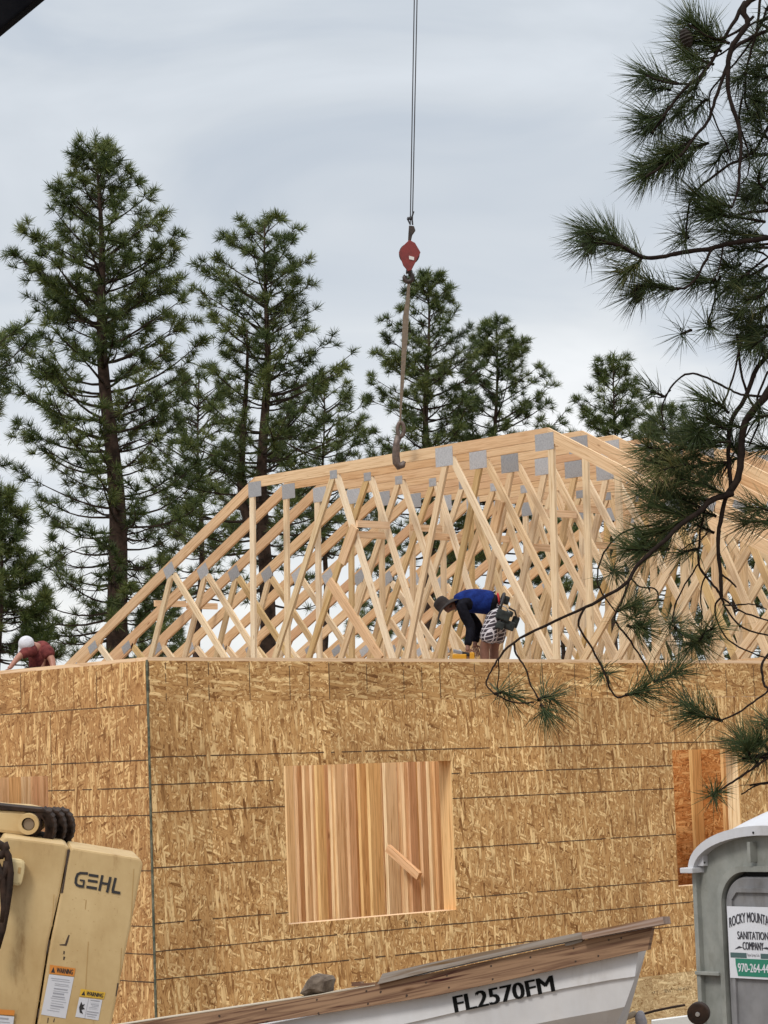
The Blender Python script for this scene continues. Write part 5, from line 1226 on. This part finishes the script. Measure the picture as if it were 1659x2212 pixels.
def shoot(q, a, b, n=170, d=0, L=.172, tone=.4, spread=1.0, wood=True):
    n = int(n*.74); A_ = W(*q(*a), DF+d); dz = random.uniform(-.14, .14); B_ = W(*q(*b), DF+d+dz); ax = (B_-A_); ln = ax.length
    axu = ax.normalized(); side = Vector(rng.normal(size=3))*.06*ln; Pp = smooth_pts([A_, A_+ax*.5+side, B_], 4)
    # needles stay short of the drawn end by about a needle
    if wood: br.tube(Pp, [.0075*(1-.4*i/8) for i in range(len(Pp))], M['twig'], 5, caps=False)
    t = rng.uniform(.0, 1, n)**.8; idx = np.minimum(len(Pp)-2, (t*(len(Pp)-1)).astype(int)); PA_ = np.array([list(p) for p in Pp])
    fr = t*(len(Pp)-1)-idx; P_ = PA_[idx]+(PA_[idx+1]-PA_[idx])*fr[:, None]; D_ = unit(PA_[idx+1]-PA_[idx])
    Pn.append(P_); Dn.append(D_); Tn.append(np.clip(rng.normal(tone, .16, n), 0, 1)); Ln_.append(np.full(n, L)*(1+.1*rng.normal(size=n))*np.where(t > .9, 1.08, 1))
def burst(q, c, n=120, d=0, L=.14, tone=.4):
    x, y = c; ang = random.uniform(0, 6.28)
    for k in range(3):
        a = ang+k*2.1; shoot(q, (x, y), (x+22*math.cos(a), y+22*math.sin(a)), n//3, d, L, tone, wood=False)
R0 = [(2890, -420), (2350, -330), (1900, -160)]
limb(qT, [(1530, -20), (1490, 150), (1400, 280), (1370, 420), (1375, 600), (1430, 760), (1450, 900), (1440, 1060), (1430, 1180), (1400, 1270)], .022, .006, 0, -.2, R0)
limb(qT, [(1560, -20), (1470, 20), (1420, 120), (1370, 190), (1300, 330), (1200, 470), (1090, 560), (1000, 680), (930, 780), (890, 830)], .014, .007, .1, -.1, R0)
limb(qT, [(1400, 260), (1350, 450), (1290, 620), (1240, 760), (1150, 860), (1080, 960), (950, 1040), (860, 1100)], .012, .006, 0, -.2)
limb(qT, [(1230, 450), (1170, 515), (1040, 520), (940, 500), (860, 470)], .008, .005, .05, -.05)
limb(qT, [(1700, 660), (1618, 790), (1540, 930), (1450, 990), (1370, 1030), (1250, 1120), (1160, 1200), (1120, 1300), (1110, 1440), (1100, 1500)], .010, .005, .2, 0)
limb(qT, [(1900, 1260), (1618, 1310), (1500, 1320), (1390, 1350), (1280, 1330)], .013, .007, .3, 0, [(2890, 300), (2300, 400)])
limb(qT, [(1900, 1420), (1618, 1480), (1400, 1510), (1250, 1550), (1080, 1570), (950, 1600), (840, 1600), (700, 1530), (560, 1490), (480, 1450)], .017, .009, .1, -.2, [(2890, 330), (2300, 410)])
limb(qT, [(1270, 1545), (1220, 1640), (1170, 1730), (1120, 1780), (1060, 1795), (900, 1770), (800, 1790), (790, 1840)], .008, .006, 0, -.1)
limb(qT, [(1340, 1530), (1320, 1650), (1290, 1730)], .006, .004)
limb(qT, [(1800, 1500), (1618, 1600), (1500, 1690), (1360, 1800), (1290, 1870), (1260, 1960), (1245, 2020)], .008, .005, .2, .1, [(2890, 0+480)])
limb(qT, [(1900, 60), (1618, 190), (1500, 240), (1400, 310), (1370, 420)], .012, .009, .2, 0, [(2890, 0+-100)])
limb(qT, [(1570, -20), (1545, 200), (1490, 400), (1475, 600), (1500, 700), (1560, 760)], .009, .005, .2, .2)
limb(qT, [(1618, 40), (1560, 180), (1440, 360), (1330, 480), (1250, 600), (1290, 760), (1360, 900), (1390, 1000)], .008, .004, .1, .1)
limb(qT, [(1460, 600), (1440, 760), (1490, 930), (1500, 1060), (1450, 1150)], .007, .004, .1, .1)
limb(qT, [(1530, 100), (1420, 200), (1300, 240), (1180, 190), (1120, 150)], .008, .005, 0, 0)
limb(qT, [(1618, 110), (1500, 160), (1390, 290), (1270, 360), (1150, 360)], .007, .004, .1, .1)
for a, b, n_, d_, t_ in (((1380, 270), (1130, 130), 300, 0, .45), ((1330, 320), (1120, 250), 260, .1, .5), ((1280, 400), (1100, 330), 230, 0, .5), ((1290, 330), (1240, 180), 160, .15, .4), ((1250, 420), (1150, 430), 130, -.1, .4), ((1060, 520), (850, 470), 230, 0, .3), ((1010, 560), (900, 560), 150, .1, .25), ((1180, 520), (1080, 600), 150, .1, .3), ((1000, 660), (870, 800), 240, 0, .3), ((980, 720), (870, 740), 140, -.1, .3), ((1150, 600), (1050, 720), 170, .1, .3), ((1250, 620), (1160, 700), 140, .1, .35),
        ((1160, 860), (1000, 960), 260, 0, .45), ((1090, 950), (860, 1090), 300, -.1, .4), ((1250, 890), (1060, 930), 230, .1, .5), ((1000, 1000), (830, 1060), 200, 0, .35), ((1150, 950), (1040, 1060), 160, 0, .45), ((1360, 940), (1290, 1020), 120, .1, .35), ((1400, 1290), (1160, 1210), 280, 0, .45), ((1350, 1340), (1190, 1300), 220, 0, .4), ((1600, 1380), (1280, 1330), 300, .1, .4), ((1610, 1470), (1330, 1430), 300, .1, .4), ((1618, 1540), (1430, 1560), 200, .2, .3),
        ((720, 1540), (480, 1440), 300, -.15, .35), ((850, 1600), (650, 1520), 260, -.1, .5), ((600, 1500), (520, 1500), 120, -.1, .3), ((830, 1610), (730, 1690), 220, -.1, .6), ((560, 1500), (480, 1540), 140, -.1, .3), ((1060, 1795), (880, 1775), 200, -.05, .35), ((900, 1775), (790, 1840), 180, -.1, .35), ((1290, 1740), (1160, 1750), 200, 0, .3), ((1320, 1720), (1290, 1790), 100, 0, .3),
        ((1120, 1480), (1080, 1460), 110, 0, .3), ((1618, 1650), (1420, 1760), 220, .15, .4), ((1618, 1790), (1470, 1870), 230, .15, .5), ((1618, 1900), (1500, 1990), 250, .2, .5), ((1618, 2060), (1480, 2110), 250, .2, .5), ((1500, 1700), (1400, 1760), 130, .1, .4), ((1630, 690), (1520, 740), 170, .2, .35), ((1640, 480), (1540, 480), 170, .2, .35), ((1640, 1100), (1560, 1170), 150, .2, .3), ((1640, 870), (1560, 820), 130, .2, .3), ((1640, 330), (1580, 330), 110, .2, .4), ((1600, 1180), (1570, 1060), 110, .1, .3), ((1490, 600), (1560, 640), 120, .1, .3),
        ((1618, 60), (1660, 120), 150, .2, .4), ((1640, 250), (1560, 250), 160, .3, .35), ((1640, 400), (1560, 430), 170, .3, .35), ((1640, 560), (1540, 600), 170, .3, .35), ((1650, 760), (1570, 700), 160, .3, .4), ((1500, 420), (1420, 500), 150, .2, .35), ((1460, 820), (1390, 900), 140, .2, .4), ((1640, 960), (1530, 960), 190, .3, .35), ((1560, 1240), (1470, 1230), 170, .2, .4), ((1640, 1280), (1540, 1250), 170, .2, .4), ((1450, 1640), (1360, 1660), 150, .2, .5), ((1640, 1720), (1560, 1760), 180, .2, .4), ((1640, 2020), (1550, 2050), 180, .2, .4), ((1500, 1930), (1420, 1960), 150, .2, .4)):
    shoot(qT, a, b, n_, d_, tone=t_)
burst(qT, (1250, 2030), 150, .1); burst(qT, (1100, 1500), 90)
limb(qR, [(1700, 40), (1440, 200), (1381, 300), (1300, 400), (1260, 480), (1250, 600), (1235, 720), (1180, 800)], .022, .019, .1, 0, [(2890, 0+560)])
limb(qR, [(1440, 60), (1330, 180), (1270, 330), (1200, 450), (1190, 600), (1200, 760), (1180, 800)], .012, .012, .2, 0)
limb(qR, [(1560, 300), (1381, 320), (1250, 310), (1180, 280), (1060, 220), (980, 215), (910, 280), (870, 370), (875, 450)], .008, .004, .1, 0)
limb(qR, [(1250, 60), (1210, 230), (1150, 380), (1080, 440), (1045, 490)], .007, .004, .1, 0)
limb(qR, [(1230, 20), (1250, 200), (1290, 330), (1340, 420), (1290, 560)], .008, .006, .2, .1)
limb(qR, [(1381, 200), (1330, 330), (1340, 400), (1280, 500), (1240, 560), (1190, 640), (1150, 720)], .007, .005, .1, .1)
limb(qR, [(910, 290), (870, 325), (820, 320)], .004, .003)
limb(qR, [(1180, 800), (1150, 930), (1140, 1040), (1150, 1180), (1155, 1290)], .014, .010, 0, 0)
limb(qR, [(1210, 790), (1110, 820), (1060, 870), (960, 940), (890, 1010), (820, 1070), (740, 1150), (700, 1220), (600, 1285), (500, 1340), (300, 1430), (150, 1510), (75, 1590)], .018, .006, 0, -.5)
limb(qR, [(1155, 1290), (1180, 1350), (1260, 1440), (1400, 1480), (1500, 1500)], .007, .004)
limb(qR, [(1155, 1290), (1125, 1340), (1140, 1420), (1190, 1500), (1300, 1560), (1420, 1600)], .006, .004, 0, .1)
limb(qR, [(1155, 1290), (1230, 1350), (1330, 1390), (1450, 1420)], .006, .004, 0, -.1)
limb(qR, [(1160, 1330), (1240, 1330), (1300, 1325), (1375, 1352)], .005, .003)
limb(qR, [(1155, 1290), (1130, 1250), (1080, 1190), (1045, 1130), (1050, 1010), (1070, 900), (1090, 830)], .007, .006, 0, .1)
limb(qR, [(1150, 1180), (1200, 1215), (1230, 1245)], .007, .004)
limb(qR, [(1045, 1130), (980, 1230), (930, 1330), (920, 1410)], .005, .004, 0, -.1)
limb(qR, [(1080, 1180), (1055, 1270), (1062, 1370), (1055, 1450)], .005, .003, 0, .1)
limb(qR, [(1100, 960), (1060, 1010), (1000, 1040), (940, 1080)], .005, .003)
limb(qR, [(860, 940), (780, 950), (700, 970), (620, 1030), (565, 1130), (556, 1220), (590, 1290), (650, 1370)], .006, .004, .1, 0)
limb(qR, [(900, 960), (800, 1000), (700, 1060), (660, 1120)], .005, .004)
limb(qR, [(720, 1200), (760, 1240), (830, 1250), (850, 1290), (830, 1340), (790, 1370)], .005, .004, -.1, -.2)
limb(qR, [(710, 1215), (670, 1320), (640, 1400), (700, 1480), (770, 1590), (830, 1700)], .007, .005, -.2, -.3)
limb(qR, [(495, 1342), (465, 1430), (530, 1540), (590, 1660), (640, 1770), (700, 1765)], .007, .005, -.3, -.4)
limb(qR, [(75, 1590), (40, 1650), (18, 1715), (60, 1760)], .005, .004, -.5, -.6)
limb(qR, [(75, 1590), (80, 1650), (72, 1720), (80, 1750)], .004, .003, -.5, -.4)
limb(qR, [(150, 1510), (165, 1570), (205, 1630), (235, 1720), (275, 1790)], .006, .004, -.45, -.6)
limb(qR, [(60, 1760), (120, 1790), (180, 1805), (250, 1800)], .004, .004, -.6, -.6)
limb(qR, [(1500, 1490), (1381, 1570), (1350, 1630), (1360, 1710), (1381, 1745), (1310, 1800), (1240, 1850), (1150, 1890)], .008, .005, 0, -.3)
limb(qR, [(1600, 1850), (1400, 1960), (1330, 2035), (1270, 2030)], .008, .005, .1, 0, [(2890, 0+1500)])
limb(q8, [(1100, 200), (981, 250), (870, 330), (780, 390), (700, 440), (600, 512)], .009, .005, -.2, -.4, [(2890, 0+1450)])
limb(q8, [(1200, 400), (981, 435), (900, 450), (830, 490), (785, 520)], .006, .004, 0, -.1, [(2890, 0+1500)])
for a, b, n_, d_, t_ in (((1180, 800), (960, 720), 300, 0, .35), ((1120, 830), (860, 780), 320, .05, .35), ((1060, 860), (760, 770), 320, 0, .4), ((1000, 910), (820, 850), 260, -.05, .4), ((1050, 880), (900, 960), 240, 0, .4), ((960, 940), (780, 1000), 220, 0, .45), ((880, 1020), (760, 1070), 190, 0, .45), ((1060, 600), (790, 640), 300, .05, .6), ((1160, 560), (890, 590), 320, 0, .45), ((1180, 640), (960, 700), 300, .05, .4), ((1200, 540), (1020, 480), 260, 0, .35), ((1100, 560), (930, 520), 220, .1, .4), ((1230, 620), (1090, 700), 240, .1, .35), ((1000, 650), (850, 690), 200, 0, .7),
        ((900, 580), (790, 560), 180, 0, .5), ((1190, 400), (1070, 330), 220, .05, .4), ((1180, 480), (1080, 420), 200, .05, .35), ((1100, 450), (1040, 500), 140, .05, .35), ((1250, 470), (1140, 460), 180, .1, .35), ((880, 322), (810, 300), 70, 0, .3), ((880, 480), (860, 450), 120, 0, .35), ((840, 1070), (700, 1060), 180, -.05, .4), ((900, 1060), (800, 1040), 150, 0, .6), ((930, 1440), (1060, 1510), 200, -.1, .4), ((1110, 1480), (1000, 1530), 190, -.1, .4), ((1050, 1500), (1120, 1440), 140, -.1, .4),
        ((60, 1760), (140, 1775), 150, -.6, .35), ((270, 1790), (350, 1790), 160, -.6, .35), ((280, 1810), (300, 1850), 110, -.6, .3), ((690, 1765), (780, 1735), 190, -.4, .3), ((830, 1700), (950, 1645), 200, -.3, .35), ((1160, 1890), (1000, 1850), 230, -.3, .3), ((1080, 1880), (980, 1800), 150, -.3, .35), ((1330, 2035), (1250, 1990), 190, 0, .35), ((1400, 1900), (1370, 1900), 120, 0, .35), ((1450, 930), (1270, 930), 220, .1, .4), ((1420, 880), (1290, 860), 160, .1, .5), ((1420, 400), (1340, 420), 150, .15, .35), ((1420, 560), (1330, 560), 170, .2, .35), ((1300, 30), (1360, 100), 160, .15, .4), ((1381, 20), (1300, 80), 160, .15, .4),
        ((1010, 0), (960, 20), 60, .1, .3), ((700, 1430), (770, 1440), 150, -.2, .4), ((650, 1360), (740, 1330), 140, -.2, .5), ((1130, 900), (1000, 870), 200, .1, .3), ((1120, 980), (1030, 940), 130, .1, .35), ((1040, 1060), (960, 1080), 120, .1, .3), ((1250, 640), (1200, 540), 150, .1, .3)):
    shoot(qR, a, b, int(n_*.85), d_, tone=t_+.06)
burst(qR, (635, 1165), 150, 0); burst(qR, (735, 1395), 160, -.2); burst(qR, (920, 1410), 130, -.1); burst(qR, (590, 1655), 90, -.35, .11)
burst(q8, (590, 515), 140, -.4); shoot(q8, (900, 290), (830, 190), 170, -.2); shoot(q8, (981, 190), (900, 130), 140, -.2); shoot(q8, (990, 220), (900, 240), 120, -.2)
for _k in range(46):      # foliage on the limbs between the frame's edge and the trunk
    _x, _y = random.uniform(1700, 2700), random.choice((-300, 350, 480, 560, 700, 1450, 1500, 900))+random.uniform(-120, 120)
    _a = random.uniform(2.2, 4.0); shoot(lambda x, y: (x, y), (_x+90, _y), (_x+90+95*math.cos(_a), _y+60*math.sin(_a)), 200, .5, tone=.4)
br.build('branches', fp, smooth=True)
P_ = np.concatenate(Pn); D_ = np.concatenate(Dn); T_ = np.concatenate(Tn); L__ = np.concatenate(Ln_)
def near_needles(P, D, L, w_, tone):
    n = len(P); R_ = rng.normal(size=(n, 3)); perp = unit(R_-(R_*D).sum(1, keepdims=True)*D)
    a = rng.uniform(.30, 1.15, n)[:, None]; d = unit(D*np.cos(a)+perp*np.sin(a)); d2 = unit(d+D*.18+np.array([0, 0, -.07])*rng.uniform(0, 1.3, n)[:, None]+rng.normal(size=(n, 3))*.05)
    s = unit(np.cross(d, rng.normal(size=(n, 3))))*w_/2; L = L[:, None]*rng.uniform(.75, 1.05, n)[:, None]
    s2 = unit(np.cross(d, s))*w_/2
    m_ = P+d*L*.5; t_ = m_+d2*L*.5
    V = np.stack([P-s, P+s, P+s2, m_-s, m_+s, m_+s2, t_], 1).reshape(-1, 3); b = np.arange(n)*7
    F_ = []
    for i, j in ((0, 1), (1, 2), (2, 0)):
        F_ += [np.stack([b+i, b+j, b+3+j], 1), np.stack([b+i, b+3+j, b+3+i], 1), np.stack([b+3+i, b+3+j, b+6], 1)]
    return V, np.concatenate(F_), np.repeat(tone, 7)
V, F_, tn = near_needles(P_, D_, L__, .0029, T_); fast_mesh('crown', V, F_, M['needle_near'], tn, fp)
print('near needles', len(P_))
cone_m = mat('cone_brown', (.012, .008, .006), .85, 0, (40, (.03, .02, .014), .3, .7), .6)
for q, c, a in ((qT, (1110, 235), 1.2), (qT, (500, 1530), 1.0), (qT, (805, 1825), 1.6)):
    c_ = W(*q(*c), DF); ax = (rt*math.cos(a)-up*math.sin(a)).normalized(); mb = MB(); n = 12; pr = []
    for k in range(n+1): t = k/n; pr.append((.027*math.sin(math.pi*min(1, t*.92+.08))**.7*(1.12 if k % 2 else .86)+.001, .085*t-.04))
    lathe(mb, c_, ax, pr, cone_m, 10); mb.build('cone', fp)
